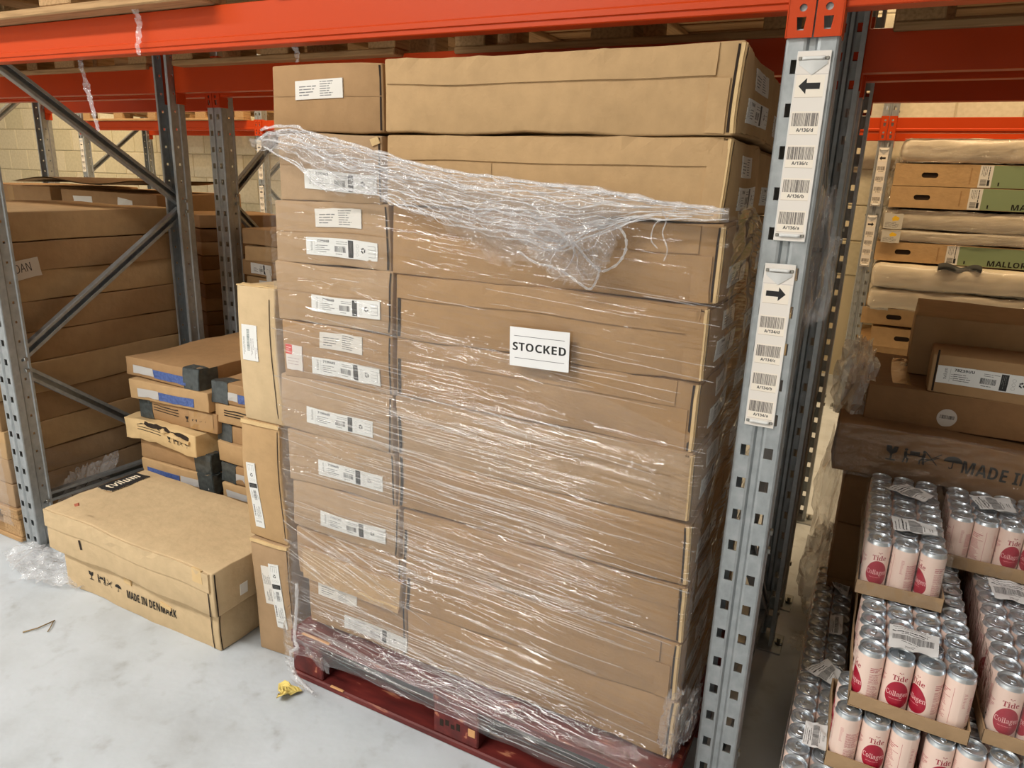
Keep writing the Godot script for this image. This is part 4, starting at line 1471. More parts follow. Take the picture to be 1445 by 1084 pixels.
	# twisted strands
	var strands := [
		[[-1.43, 1.622], [-1.334, 1.632], [-1.21, 1.606], [-1.078, 1.577], [-0.911, 1.545], [-0.733, 1.526], [-0.524, 1.512], [-0.37, 1.492], [-0.262, 1.480]],
		[[-1.43, 1.60], [-1.30, 1.585], [-1.18, 1.545], [-1.06, 1.53], [-0.93, 1.512], [-0.76, 1.505], [-0.55, 1.492], [-0.40, 1.480]],
		[[-1.42, 1.585], [-1.32, 1.54], [-1.22, 1.488], [-1.10, 1.486], [-1.02, 1.462], [-0.92, 1.44], [-0.80, 1.425]],
		[[-0.80, 1.452], [-0.72, 1.468], [-0.66, 1.455], [-0.60, 1.425], [-0.555, 1.39], [-0.535, 1.372], [-0.50, 1.352], [-0.465, 1.375], [-0.456, 1.41], [-0.475, 1.44], [-0.515, 1.452], [-0.55, 1.44]],
		[[-0.70, 1.375], [-0.64, 1.352], [-0.59, 1.34], [-0.555, 1.318], [-0.528, 1.312], [-0.512, 1.335], [-0.508, 1.362]],
		[[-0.39, 1.478], [-0.38, 1.455], [-0.385, 1.43], [-0.372, 1.40], [-0.378, 1.375]],
		[[-0.36, 1.487], [-0.375, 1.462], [-0.40, 1.45], [-0.405, 1.42], [-0.39, 1.40]],
	]
	for si in strands.size():
		var pts: Array = []
		var s: Array = strands[si]
		for i in s.size() - 1:
			for k in 8:
				var t := k / 8.0
				var before: Array = s[maxi(i - 1, 0)]
				var after: Array = s[mini(i + 2, s.size() - 1)]
				var p := Vector2(s[i][0], s[i][1]).cubic_interpolate(Vector2(s[i + 1][0], s[i + 1][1]), Vector2(before[0], before[1]), Vector2(after[0], after[1]), t)
				pts.append(Vector3(p.x, p.y + 0.006 * noise_b.get_noise_1d(p.x * 14 + si * 9), zt + 0.014 + 0.008 * noise_b.get_noise_1d(p.x * 11 + 40 + si)) + off)
		var tb := MB.new()
		tb.tube(pts, [0.0036, 0.0026, 0.0026, 0.0030, 0.0026, 0.0012, 0.0012][si], 7, 0.5)
		part("twisted_strand", tb.build(true), M.film_rope, o)
	# the tail knotted round the pallet corner
	var tail: Array = []
	for p in [[-1.408, 0.335, 0.075], [-1.404, 0.26, 0.085], [-1.402, 0.19, 0.10], [-1.39, 0.165, 0.115], [-1.375, 0.150, 0.118], [-1.405, 0.125, 0.118], [-1.408, 0.08, 0.118], [-1.392, 0.045, 0.118], [-1.355, 0.022, 0.12], [-1.31, 0.012, 0.124]]:
		tail.append(Vector3(p[0], p[1], p[2]) + off)
	var tt := MB.new()
	var fine: Array = []
	for i in tail.size() - 1:
		for k in 5:
			fine.append((tail[i] as Vector3).lerp(tail[i + 1], k / 5.0))
	tt.tube(fine, 0.0055, 7, 0.35)
	part("knotted_tail", tt.build(true), M.film_rope, o)
	ribbon("loose_end", P.call([[-1.36, 0.155], [-1.38, 0.11], [-1.385, 0.07], [-1.35, 0.035], [-1.29, 0.02]], 0.122), P.call([[-1.41, 0.15], [-1.415, 0.10], [-1.405, 0.045], [-1.36, 0.012], [-1.29, 0.008]], 0.122), 40, 12, 0.014, 12.0, M.film_bunch, o)
	ribbon("loose_end", P.call([[-1.36, 0.165], [-1.31, 0.15], [-1.26, 0.128]], 0.110), P.call([[-1.35, 0.14], [-1.30, 0.105], [-1.255, 0.100]], 0.112), 30, 12, 0.010, 32.0, M.film_bunch, o)
	# the torn bag of film at the near corner
	ribbon("loose_end", [Vector3(-0.285, 0.40, 0.07) + off, Vector3(-0.255, 0.42, 0.08) + off, Vector3(-0.235, 0.39, 0.02) + off, Vector3(-0.232, 0.36, -0.06) + off], [Vector3(-0.295, 0.26, 0.075) + off, Vector3(-0.262, 0.245, 0.09) + off, Vector3(-0.232, 0.27, 0.04) + off, Vector3(-0.225, 0.30, -0.06) + off], 44, 30, 0.016, 61.0, M.film_bunch, o, Vector3(0.7, 0, 0.7), 1.2)

# ---- narrow cartons stood on end and the two cartons lying in front of them
func side_cartons() -> void:
	var prod := product_label("7199449", 15)
	var addr := address_label(31)
	var ship := shipping_label(8)
	var g := "narrow cartons stood on edge"
	var a := carton("carton", "lowest narrow brown carton stood on edge beside the red pallet, two labels", Vector3(-1.577, 0, -0.365), Vector3(0.152, 0.405, 0.77), M.card_grey, 3.0, g, {"amp": 0.005, "lean": Vector2(-0.03, 0)})
	lay(a, "address_label", "front", 0.048, 0.18, 0.038, 0.135, turned_picture(addr), 0.002, 4)
	lay(a, "product_label", "front", 0.086, 0.105, 0.040, 0.225, turned_picture(prod), 0.002, 4)
	lay(a, "corner_slit", "front", 0.146, 0.004, 0.003, 0.39, M.seam, 0.0012)
	var b := carton("carton", "middle narrow brown carton stood on edge with a long vertical label", Vector3(-1.590, 0.408, -0.37), Vector3(0.152, 0.392, 0.77), M.card, 2.0, g, {"amp": 0.005, "lean": Vector2(-0.02, 0)})
	lay(b, "product_label", "front", 0.030, 0.035, 0.036, 0.215, turned_picture(prod), 0.002, 3)
	lay(b, "torn_edge", "front", 0.002, 0.379, 0.148, 0.012, M.card_torn, 0.004, -0.6)
	lay(b, "corner_slit", "front", 0.142, 0.01, 0.003, 0.36, M.seam, 0.0012)
	lay(a, "torn_edge", "front", 0.002, 0.394, 0.148, 0.010, M.card_torn, 0.004, -0.5)
	var c := carton("carton", "topmost narrow pale brown carton stood on edge with a white shipping label", Vector3(-1.565, 0.802, -0.37), Vector3(0.150, 0.402, 0.77), M.card_pale, 0.5, g, {"amp": 0.006, "crush": 0.005, "lean": Vector2(-0.01, 0)})
	lay(c, "shipping_label", "front", 0.016, 0.185, 0.062, 0.105, ship, 0.002, 0)
	lay(c, "corner_slit", "front", 0.128, 0.01, 0.003, 0.36, M.seam, 0.0012)
	lay(c, "torn_edge", "top", 0.0, 0.0, 0.15, 0.03, M.card_torn, 0.003, 3)
	# lying cartons
	var lo := carton("carton", "lower lying brown carton printed MADE IN DENMARK on the floor", Vector3(-2.126, 0, -0.075), Vector3(0.808, 0.156, 0.36), M.card_pale, -0.4, "", {"amp": 0.005, "crush": 0.004})
	handling_signs(lo, "front", 0.135, 0.062, 0.034, 0.05, M.ink)
	letters(lo, "MADE IN DENMARK", "front", 0.352, 0.058, 0.245, 0.030, M.ink)
	lay(lo, "torn_patch", "front", 0.525, 0.085, 0.05, 0.014, M.card_torn, 0.004, -8)
	lay(lo, "torn_patch", "front", 0.345, 0.118, 0.04, 0.02, M.card_torn, 0.004, -6)
	lay(lo, "corner_slit", "front", 0.775, 0.003, 0.004, 0.148, M.seam, 0.0012)
	lay(lo, "corner_slit", "right", 0.004, 0.003, 0.004, 0.148, M.seam, 0.0012)
	var hi := carton("carton", "upper lying brown carton with black logo plate on its lid", Vector3(-2.132, 0.158, -0.07), Vector3(0.885, 0.158, 0.41), M.card_pale, -1.0, "", {"amp": 0.006, "crush": 0.004, "swell": 0.003})
	lay(hi, "lid_flap", "front", 0.0, 0.092, 0.872, 0.064, M.card_pale, 0.0055)
	lay(hi, "corner_slit", "front", 0.858, 0.003, 0.005, 0.15, M.seam, 0.0012)
	lay(hi, "corner_slit", "right", 0.006, 0.003, 0.005, 0.15, M.seam, 0.0012)
	lay(hi, "torn_flap", "front", 0.800, 0.112, 0.045, 0.046, M.card_torn, 0.006, 4)
	lay(hi, "torn_patch", "front", 0.205, 0.045, 0.012, 0.035, M.seam, 0.0014, 10)
	lay(hi, "paper_scrap", "right", 0.10, 0.03, 0.03, 0.04, M.paper, 0.002)
	var logo := sheet(400, 160, Color(0.13, 0.13, 0.14))
	var tw := text_tris("tvilum", "sansbold")
	write(logo, "tvilum", 40, 22, 320.0 / tw[1].x, Color(0.95, 0.90, 0.80), "sansbold")
	lay(hi, "logo_plate", "top", 0.094, 0.208, 0.160, 0.084, picture(logo), 0.0034, 91, "black plate with pale lettering")
	lay(hi, "tape_patch", "top", 0.092, 0.20, 0.075, 0.04, M.card, 0.001, 91)
	for p in [[0.19, 0.012, 0.02], [0.27, 0.125, 0.025]]:
		lay(hi, "red_mark", "front", p[0] - 0.06, p[1] + 0.085, p[2], 0.01, mat(Color(0.66, 0.36, 0.26), 0.8), 0.0038, 25)

func turned_picture(m: StandardMaterial3D) -> StandardMaterial3D:
	var im: Image = m.albedo_texture.get_image().duplicate()
	im.clear_mipmaps()
	im.rotate_90(COUNTERCLOCKWISE)
	return picture(im)

# ---- the big stack seen through the left frame
func stack_behind_left_frame() -> void:
	pallet("pale wooden pallet under the tall stack of flat brown cartons", Vector3(-3.49, 0, -0.45), Vector3(1.0, 0.148, 0.92), M.wood_x, M.wood_z)
	var ys := [1.340, 1.226, 1.107, 0.985, 0.862, 0.740, 0.612, 0.487, 0.365, 0.255, 0.150]
	var nth := ["topmost", "second from the top", "third from the top", "fourth from the top", "fifth from the top", "fifth from the bottom", "fourth from the bottom", "third from the bottom", "second from the bottom", "lowest"]
	for k in 10:
		var c := carton("flat_carton", "flat brown carton, %s of the tall stack behind the braced frame" % nth[k], Vector3(-3.46 + [0.0, 0.006, -0.004, 0.002, 0.0, 0.004, -0.003, 0.002, 0.0, 0.0][k], ys[k + 1], -0.45), Vector3(0.90, ys[k] - ys[k + 1] - 0.002, 0.90), [M.card, M.card_dark, M.card, M.card_dark, M.card_dark, M.card, M.card_dark, M.card, M.card_grey, M.card_grey][k], 0.0, "flat cartons of the tall stack", {"amp": 0.004, "cell": 0.1})
		if k == 1:
			var im := sheet(300, 150, Color(0.80, 0.76, 0.70))
			write(im, "DAN", 70, 28, 96, Color(0.22, 0.18, 0.17), "sans", false, 0.85)
			lay(c, "paper_note", "right", 0.115, -0.035, 0.125, 0.075, picture(im), 0.004, 8, "white paper marked DAN")
	var fb := MB.new()
	fb.grid(20, 60, func(u: float, v: float) -> Vector3:
		var y := lerpf(0.08, 0.9, v)
		return Vector3(lerpf(-0.48, 0.47, u), y, 0.012 + 0.004 * noise_a.get_noise_2d(u * 4, y * 40)))
	fb.grid(20, 60, func(u: float, v: float) -> Vector3:
		var y := lerpf(0.08, 0.45 - 0.25 * u, v)
		return Vector3(0.47 + 0.006 * noise_a.get_noise_2d(u * 4, y * 30), y, lerpf(0.012, -0.5, u)))
	var f := part("stretch_film", fb.build(true), M.film_side, self)
	f.position = Vector3(-3.475, 0, 0.012)
	tag(f, "clear film wrapped round the foot of the tall carton stack", "plastic film")

# ---- two stacks of battered taped boxes
func taped_stacks() -> void:
	var ys := [0.772, 0.690, 0.606, 0.520, 0.425, 0.342, 0.262, 0.180, 0.095, 0.0]
	var xo := [0.0, 0.03, 0.04, 0.005, 0.035, 0.035, -0.02, 0.0, 0.0]
	var nth := ["topmost", "second from the top", "third from the top", "torn fourth", "fifth from the top", "fourth from the bottom", "third from the bottom", "second from the bottom", "lowest"]
	for k in 9:
		var w := [0.43, 0.44, 0.44, 0.45, 0.42, 0.42, 0.43, 0.43, 0.43][k] as float
		var h: float = ys[k] - ys[k + 1] - 0.003
		var torn := k == 3
		var c := carton("flat_box", "battered flat box, %s of the taped stack nearest the braced frame" % nth[k], Vector3(-2.485 + xo[k], ys[k + 1], -0.345 - 0.36 + [0.0, 0.01, -0.01, 0.03, 0.0, 0.01, 0.02, 0.0, 0.0][k]), Vector3(w, h, 0.72), M.card_torn if torn else [M.card_dark, M.card][k % 2], [-1.0, 1.0, 2.0, -3.0, 0.0, 1.0, 3.0, 0.0, 0.0][k], "battered taped boxes in the left bay", {"amp": 0.008, "crush": 0.016 if torn else 0.005, "cell": 0.05 if torn else 0.08})
		if k in [0, 1, 5, 6]:
			lay(c, "white_tape", "front", 0.05 if k != 5 else w * 0.55, h * 0.18, 0.118 if k != 5 else 0.16, h * 0.42, M.tape_white, 0.0016)
			lay(c, "blue_tape", "front", 0.17 if k != 5 else 0.035, h * 0.14, 0.19, h * 0.42, M.tape_blue, 0.0022)
		if k in [0, 4, 5]:
			lay(c, "dark_tape", "front", w - 0.085, 0.0, 0.085, h, M.tape_dark, 0.0024)
			lay(c, "dark_tape", "right", 0.0, 0.0, 0.09, h, M.tape_dark, 0.0024)
			lay(c, "dark_tape", "top", w - 0.085, 0.0, 0.085, 0.05, M.tape_dark, 0.0024)
		if k == 2:
			lay(c, "dark_tape", "front", 0.0, 0.0, 0.08, h, M.tape_dark, 0.0024)
			lay(c, "clear_tape", "front", w - 0.14, 0.004, 0.12, h - 0.01, M.tape, 0.0018)
		if k in [2, 3]:
			for q in 3:
				lay(c, "printed_line", "front", 0.09, h * (0.5 + 0.13 * q), 0.15, 0.003, M.ink, 0.0014)
			handling_signs(c, "front", w * 0.62, h * 0.36, h * 0.26, 0.036, M.ink)
		if torn:
			lay(c, "torn_gap", "front", 0.14, h - 0.016, 0.27, 0.016, M.seam, 0.0030, -2)
			lay(c, "torn_edge", "front", 0.25, h - 0.026, 0.17, 0.012, M.card_torn, 0.010, -4)
	var ys2 := [0.742, 0.650, 0.570, 0.490, 0.405, 0.325, 0.245, 0.165, 0.083, 0.0]
	for k in 9:
		var h: float = ys2[k] - ys2[k + 1] - 0.003
		var c := carton("flat_box", "battered flat box, %s of the taped stack behind the narrow cartons" % nth[k].replace("torn ", ""), Vector3(-2.015 + [0.0, 0.005, 0.02, 0.0, 0.015, 0.01, 0.0, 0.0, 0.0][k], ys2[k + 1], -0.37 - 0.34), Vector3(0.43, h, 0.68), [M.card_dark, M.card, M.card_dark, M.card][k % 4], [1.0, 0.0, -3.0, 1.0, 0.0, 2.0, 0.0, 0.0, 0.0][k], "battered taped boxes in the left bay", {"amp": 0.007, "crush": 0.005, "cell": 0.09})
		if k in [0, 4, 5, 6]:
			lay(c, "white_tape", "front", 0.02, h * 0.2, 0.108, h * 0.4, M.tape_white, 0.0016)
			lay(c, "blue_tape", "front", 0.13, h * 0.15, 0.2, h * 0.42, M.tape_blue, 0.0022)
		if k in [0, 2, 4, 6]:
			lay(c, "dark_tape", "front", 0.0, 0.0, 0.08, h, M.tape_dark, 0.0024)
			lay(c, "dark_tape", "top", 0.0, 0.0, 0.08, 0.06, M.tape_dark, 0.0024)
		if k == 1:
			for q in 3:
				lay(c, "printed_line", "front", 0.05, h * (0.45 + 0.13 * q), 0.3, 0.004, M.ink, 0.0014)

# ---- cartons in the second row, seen between the frames
func row_behind() -> void:
	var y := 1.292
	var nth := ["topmost", "second", "third", "fourth", "fifth", "sixth", "seventh", "eighth"]
	for k in 8:
		var h := 0.070 if k < 3 else 0.075
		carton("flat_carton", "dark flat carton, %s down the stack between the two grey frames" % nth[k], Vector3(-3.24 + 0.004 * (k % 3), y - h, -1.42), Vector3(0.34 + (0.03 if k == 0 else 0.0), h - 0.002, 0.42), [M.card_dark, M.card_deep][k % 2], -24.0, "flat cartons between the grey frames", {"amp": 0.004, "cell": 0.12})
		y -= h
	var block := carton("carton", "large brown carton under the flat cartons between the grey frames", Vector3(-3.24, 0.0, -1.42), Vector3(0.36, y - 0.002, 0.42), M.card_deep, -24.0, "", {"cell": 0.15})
	lay(block, "carton_tape", "front", 0.15, 0.0, 0.05, y * 0.9, M.tape, 0.001)
	y = 1.245
	var slip := product_label("", 77, false)
	for k in 9:
		var h := 0.078
		var c := carton("flat_carton", "flat brown carton, %s down the stack behind the topmost narrow carton" % (nth[k] if k < 8 else "lowest"), Vector3(-2.53 + 0.01 * sin(k * 2.1), y - h, -1.36), Vector3(0.62, h - 0.003, 0.44), [M.card_dark, M.card][k % 2], 2.0 * sin(k * 1.7), "flat cartons behind the narrow cartons", {"amp": 0.006, "crush": 0.006, "cell": 0.09})
		if k >= 2 and k < 7:
			lay(c, "product_label", "front", 0.06 + 0.03 * (k % 2), 0.012, 0.13, 0.05, slip, 0.002)
		if k == 2:
			lay(c, "loose_label", "front", 0.17, -0.05, 0.03, 0.09, M.paper, 0.006, 14)
		y -= h
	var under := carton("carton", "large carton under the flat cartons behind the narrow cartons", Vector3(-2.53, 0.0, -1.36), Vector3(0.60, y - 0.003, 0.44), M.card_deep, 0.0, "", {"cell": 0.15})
	lay(under, "carton_tape", "front", 0.28, 0.0, 0.05, y * 0.9, M.tape, 0.001)
	# beyond the tall stack: large cartons with a flattened one on top
	var b1 := carton("carton", "large brown carton beyond the tall stack, next to the far frame", Vector3(-4.95, 0.0, -1.55), Vector3(0.80, 1.385, 0.60), M.card_dark, 0.0, "", {"cell": 0.2})
	lay(b1, "carton_tape", "front", 0.37, 0.9, 0.06, 0.48, M.tape, 0.001)
	var b2 := carton("carton", "large brown carton with white label under the flattened carton", Vector3(-4.06, 0.0, -1.58), Vector3(0.86, 1.375, 0.60), M.card_dark, 0.0, "", {"cell": 0.2})
	lay(b2, "address_label", "front", 0.12, 1.27, 0.17, 0.07, M.paper, 0.002)
	lay(b2, "address_label", "front", 0.52, 1.29, 0.13, 0.06, M.paper, 0.002, -6)
	var sb := MB.new()
	for s in [0.0, 0.006]:
		sb.grid(24, 6, func(u: float, v: float) -> Vector3:
			var uu := u if s > 0 else 1.0 - u
			return Vector3(lerpf(-0.62, 0.55, uu), s + 0.03 * sin(uu * 4.2) * sin(uu * 4.2) + 0.012 * uu, lerpf(0.36, -0.30, v) + 0.04 * sin(uu * 3.0)))
	var fl := part("flattened_carton", sb.build(true), M.card, self)
	fl.position = Vector3(-4.25, 1.405, -1.55)
	tag(fl, "flattened brown carton lying curved on the cartons beyond the tall stack", "carton")

# ---- loads on the upper beams
func upper_level() -> void:
	var spots := [[-4.9, -0.43], [-3.62, -0.46], [-2.24, -0.42], [-0.86, -0.47], [0.52, -0.46], [1.78, -0.45]]
	var names := ["above the far left bay", "above the tall carton stack", "above the lying cartons", "above the wrapped pallet", "above the drink cans", "at the far end of the can bay"]
	for i in spots.size():
		pallet("wooden pallet resting on the orange beams " + names[i], Vector3(spots[i][0], 1.942, spots[i][1]), Vector3(1.16, 0.144, 0.97), M.wood_x, M.wood_z, "pallets on the orange beams")
		if i == 2 or i == 1:
			wrapped_load("black wrapped load on the pallet " + names[i], Vector3(spots[i][0], 2.112, spots[i][1]), Vector3(1.12, 0.7, 0.94), M.black_wrap)
		else:
			carton("large_carton", "large brown carton on the pallet " + names[i], Vector3(spots[i][0], 2.087, spots[i][1]), Vector3(1.08, 0.65, 0.80), M.card_dark, 0.0, "large cartons on the upper pallets", {"cell": 0.2})
	for s in [[-4.3, "left"], [-2.25, "near"], [-0.85, "middle"], [0.55, "right"], [1.9, "far"]]:
		pallet("shaded wooden pallet on the second row beams, " + {"left": "over the flattened carton", "near": "behind the lying cartons", "middle": "behind the wrapped pallet", "right": "behind the drink cans", "far": "at the end of the can bay"}[s[1]], Vector3(s[0], 1.965, -1.56), Vector3(1.16, 0.144, 0.97), M.wood_x, M.wood_z, "pallets on the second row beams")
		carton("large_carton", "large brown carton on the second row pallet " + {"left": "over the flattened carton", "near": "behind the lying cartons", "middle": "behind the wrapped pallet", "right": "behind the drink cans", "far": "at the end of the can bay"}[s[1]], Vector3(s[0], 2.11, -1.56), Vector3(1.12, 0.75, 0.92), M.card_dark, 0.0, "large cartons on the second row pallets", {"cell": 0.2})
	for s in [[-7.62, "before the block wall"], [-6.35, "beside the far white strip"], [-4.6, "past the top carton"]]:
		pallet("pale wooden pallet on the far orange beam " + s[1], Vector3(s[0], 1.988, -4.45), Vector3(1.2, 0.144, 1.0), M.wood_x, M.wood_z, "pallets on the far beams")
	# film hanging from the front beam
	var d := [[[-1.955, 2.00, 0.050], [-1.950, 1.93, 0.016], [-1.955, 1.88, 0.016], [-1.950, 1.825, 0.02]], [[-1.915, 2.00, 0.050], [-1.925, 1.93, 0.016], [-1.930, 1.88, 0.016], [-1.938, 1.825, 0.02]]]
	hanging_film("strip of clear film hanging over the front of the orange beam", d, 21.0)
	d = [[[-2.405, 1.94, -0.10], [-2.40, 1.85, -0.10], [-2.375, 1.75, -0.10], [-2.345, 1.63, -0.10]], [[-2.365, 1.94, -0.10], [-2.375, 1.85, -0.10], [-2.350, 1.75, -0.10], [-2.330, 1.63, -0.10]]]
	hanging_film("shred of clear film hanging under the pallet by the diagonal brace", d, 44.0)
	d = [[[-1.46, 1.94, -0.06], [-1.455, 1.89, -0.06], [-1.45, 1.84, -0.06], [-1.44, 1.80, -0.06]], [[-1.43, 1.94, -0.06], [-1.43, 1.89, -0.06], [-1.425, 1.84, -0.06], [-1.43, 1.80, -0.06]]]
	hanging_film("short shred of clear film hanging above the small carton ends", d, 47.0)

func hanging_film(label: String, edges: Array, seed_: float) -> void:
	var mid := Vector3(edges[0][0][0], edges[0][0][1], edges[0][0][2])
	var a: Array = []
	var b: Array = []
	for p in edges[0]: a.append(Vector3(p[0], p[1], p[2]) - mid)
	for p in edges[1]: b.append(Vector3(p[0], p[1], p[2]) - mid)
	var o := ribbon("film_shred", b, a, 44, 10, 0.008, seed_, M.film_rope, self, Vector3(0, 0, 1), 1.4)
	o.position = mid
	tag(o, label, "plastic film", "film shreds hanging from the beams")

func wrapped_load(label: String, at: Vector3, size: Vector3, m: Material) -> void:
	carton("wrapped_load", label, at, size, m, 0.0, "black wrapped loads", {"amp": 0.03, "crush": 0.012, "cell": 0.07, "r": 0.02, "category": "load", "body": "wrapping"})

# ---- the bay of drink cans
func cans_bay() -> void:
	M.sleeve = can_sleeve()
	make_can_meshes()
	var g := "pink drink cans on the can pallet"
	pallet("wooden pallet under the drink cans", Vector3(0.64, 0, -0.29), Vector3(1.2, 0.146, 0.80), M.wood_x, M.wood_z)
	var base := carton("flat_carton", "flat carton between the pallet and the lowest cans", Vector3(0.64, 0.147, -0.29), Vector3(1.22, 0.055, 0.79), M.card_dark, 0.0, "", {"amp": 0.002, "cell": 0.2})
	lay(base, "carton_tape", "front", 0.2, 0.0, 0.05, 0.05, M.tape, 0.001)
	for q in [[0.204, 0.137, 0.05, "lowest"], [0.344, 0.137, -0.205, "upper"]]:
		carton("carton", "plain brown carton, %s of two inside the can stack" % q[3], Vector3(0.345, q[0], (q[2] - 0.69) / 2), Vector3(0.44 if q[3] == "lowest" else 0.50, q[1], q[2] + 0.69), M.card_dark, 0.0, "", {"cell": 0.2, "amp": 0.001, "swell": 0.0, "crush": 0.001})
	# lowest layer: the long column beside the passage
	can_block(0.008, 0.080, 0.204, 2, 18, 0.0535, 0.0535, "bottom layer by passage", g)
	# first layer in front
	tray("cardboard tray of the front low pack nearest the upright", 0.062, 0.228, 0.062, -0.20, 0.3425, 0.034)
	tray("cardboard tray of the front low pack farther from the upright", 0.232, 0.455, 0.062, -0.20, 0.3425, 0.034)
	can_block(0.092, 0.032, 0.344, 3, 3, 0.0535, 0.0535, "low front pack nearest upright", g, [150, 12, 205])
	can_block(0.262, 0.030, 0.344, 4, 3, 0.0535, 0.0535, "low front pack farther away", g, [20, 100, 255, 40])
	# second layer
	tray("cardboard tray of the middle front pack with the large white label", 0.086, 0.306, 0.031, -0.69, 0.4825, 0.032)
	can_block(0.114, 0.0, 0.484, 4, 5, 0.054, 0.0565, "middle pack nearest upright", g, [-70, 8, -48, 190])
	can_block(0.114, 0.0, 0.484, 4, 12, 0.054, 0.0565, "middle pack nearest upright", g, [], 3, 5)
	tray("cardboard tray of the middle pack farther from the upright", 0.330, 0.56, 0.012, -0.69, 0.4825, 0.032)
	can_block(0.360, -0.020, 0.484, 4, 11, 0.054, 0.0555, "middle pack farther away", g, [8, -85, 160, 40])
	# third layer
	tray("cardboard tray of the top pack nearest the upright", 0.072, 0.246, -0.205, -0.69, 0.6225, 0.034)
	can_block(0.103, -0.236, 0.624, 3, 8, 0.0555, 0.0585, "top pack nearest upright", g, [12, 160, -62])
	tray("cardboard tray of the top pack farther from the upright", 0.258, 0.48, -0.455, -0.69, 0.6225, 0.034)
	can_block(0.288, -0.486, 0.624, 4, 4, 0.0535, 0.0535, "top pack farther away", g, [175, 215, 15, 330])
	pack_film("clear film over the top can pack nearest the upright", 0.070, 0.248, -0.202, -0.692, 0.623, 0.766)
	pack_film("clear film over the top can pack farther from the upright", 0.257, 0.482, -0.452, -0.692, 0.623, 0.766)
	pack_film("clear film over the middle can pack farther from the upright", 0.328, 0.562, 0.014, -0.692, 0.484, 0.626)
	pack_film("clear film over the bottom column of cans by the passage", -0.022, 0.090, 0.110, -0.93, 0.204, 0.347)
	var lg := "white barcode labels on the can packs"
	var lm := [pack_label(3), pack_label(17), pack_label(29)]
	var V := func(a: Array, y: float) -> Array:
		var out: Array = []
		for p in a: out.append(Vector3(p[0], y, p[1]))
		return out
	flat_label("barcode_label", "large white barcode label on the middle pack of cans", V.call([[0.141, 0.0], [0.231, -0.004], [0.238, -0.088], [0.144, -0.092]], 0.6285), lm[0], lg)
	flat_label("barcode_label", "white barcode label on the top can pack, near its front", V.call([[0.222, -0.276], [0.217, -0.337], [0.124, -0.351], [0.130, -0.265]], 0.7705), lm[1], lg)
	flat_label("barcode_label", "white barcode label on the top can pack, near its back", V.call([[0.195, -0.473], [0.226, -0.537], [0.162, -0.592], [0.107, -0.532]], 0.7705), lm[1], lg)
	flat_label("barcode_label", "white barcode label on the top pack away from the upright", V.call([[0.406, -0.529], [0.399, -0.621], [0.305, -0.595], [0.326, -0.509]], 0.7705), lm[1], lg)
	flat_label("barcode_label", "white barcode label on the middle pack below the far top pack", V.call([[0.362, -0.325], [0.455, -0.335], [0.450, -0.430], [0.355, -0.424]], 0.6305), lm[0], lg)
	flat_label("barcode_label", "white barcode label half out of view on the middle pack", V.call([[0.432, -0.12], [0.52, -0.17], [0.49, -0.25], [0.405, -0.215]], 0.6305), lm[2], lg)
	flat_label("barcode_label", "white barcode label at the near end of the bottom can column", V.call([[0.063, 0.033], [0.061, -0.055], [0.015, -0.047], [0.014, 0.032]], 0.352), lm[2], lg)
	flat_label("barcode_label", "slanting white barcode label halfway along the bottom can column", V.call([[0.070, -0.204], [0.078, -0.273], [0.043, -0.319], [-0.007, -0.242]], 0.352), lm[2], lg)
	flat_label("barcode_label", "white barcode label toward the far end of the bottom can column", V.call([[0.070, -0.452], [0.068, -0.551], [0.035, -0.540], [0.038, -0.438]], 0.352), lm[2], lg)
	flat_label("barcode_label", "farthest slanting white barcode label on the bottom can column", V.call([[0.038, -0.70], [0.073, -0.658], [0.080, -0.77], [0.017, -0.765]], 0.352), lm[2], lg)
	# cartons stacked behind the cans
	var zf := -0.715
	for k in 4:
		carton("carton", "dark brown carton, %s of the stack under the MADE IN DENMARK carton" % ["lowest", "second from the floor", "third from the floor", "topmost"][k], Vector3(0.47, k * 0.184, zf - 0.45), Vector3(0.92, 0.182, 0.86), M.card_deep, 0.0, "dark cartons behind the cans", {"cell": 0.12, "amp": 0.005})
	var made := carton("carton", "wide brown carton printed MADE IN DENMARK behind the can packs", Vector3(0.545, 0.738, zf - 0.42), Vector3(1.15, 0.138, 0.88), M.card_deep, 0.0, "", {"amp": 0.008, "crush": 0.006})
	handling_signs(made, "front", 0.128, 0.056, 0.042, 0.049, M.ink)
	letters(made, "MADE IN DENMARK", "front", 0.318, 0.052, 0.36, 0.036, M.ink)
	var wrap := MB.new()
	wrap.grid(60, 26, func(u: float, v: float) -> Vector3:
		var x := lerpf(-0.06, 1.10, u)
		return Vector3(x, 0.0 + 0.155 * v, 0.028 * v * v * 0.2 + 0.010 * noise_r.get_noise_2d(x * 5, v * 3) + 0.004))
	var wf := part("stretch_film", wrap.build(true), M.film_pack, self)
	wf.position = Vector3(0.0, 0.735, zf + 0.030)
	tag(wf, "crumpled clear film over the MADE IN DENMARK carton", "plastic film")
	var b2 := carton("carton", "long brown carton with a round white sticker behind the cans", Vector3(0.559, 0.877, -1.045), Vector3(1.05, 0.103, 0.51), M.card_deep, -1.0, "", {"amp": 0.006})
	var dot := MB.new()
	var dm := plain_picture(128, 128, Color(0.70, 0.66, 0.62), func(im: Image) -> void: barcode(im, 18, 46, 92, 26, Color(0.2, 0.18, 0.17), 9))
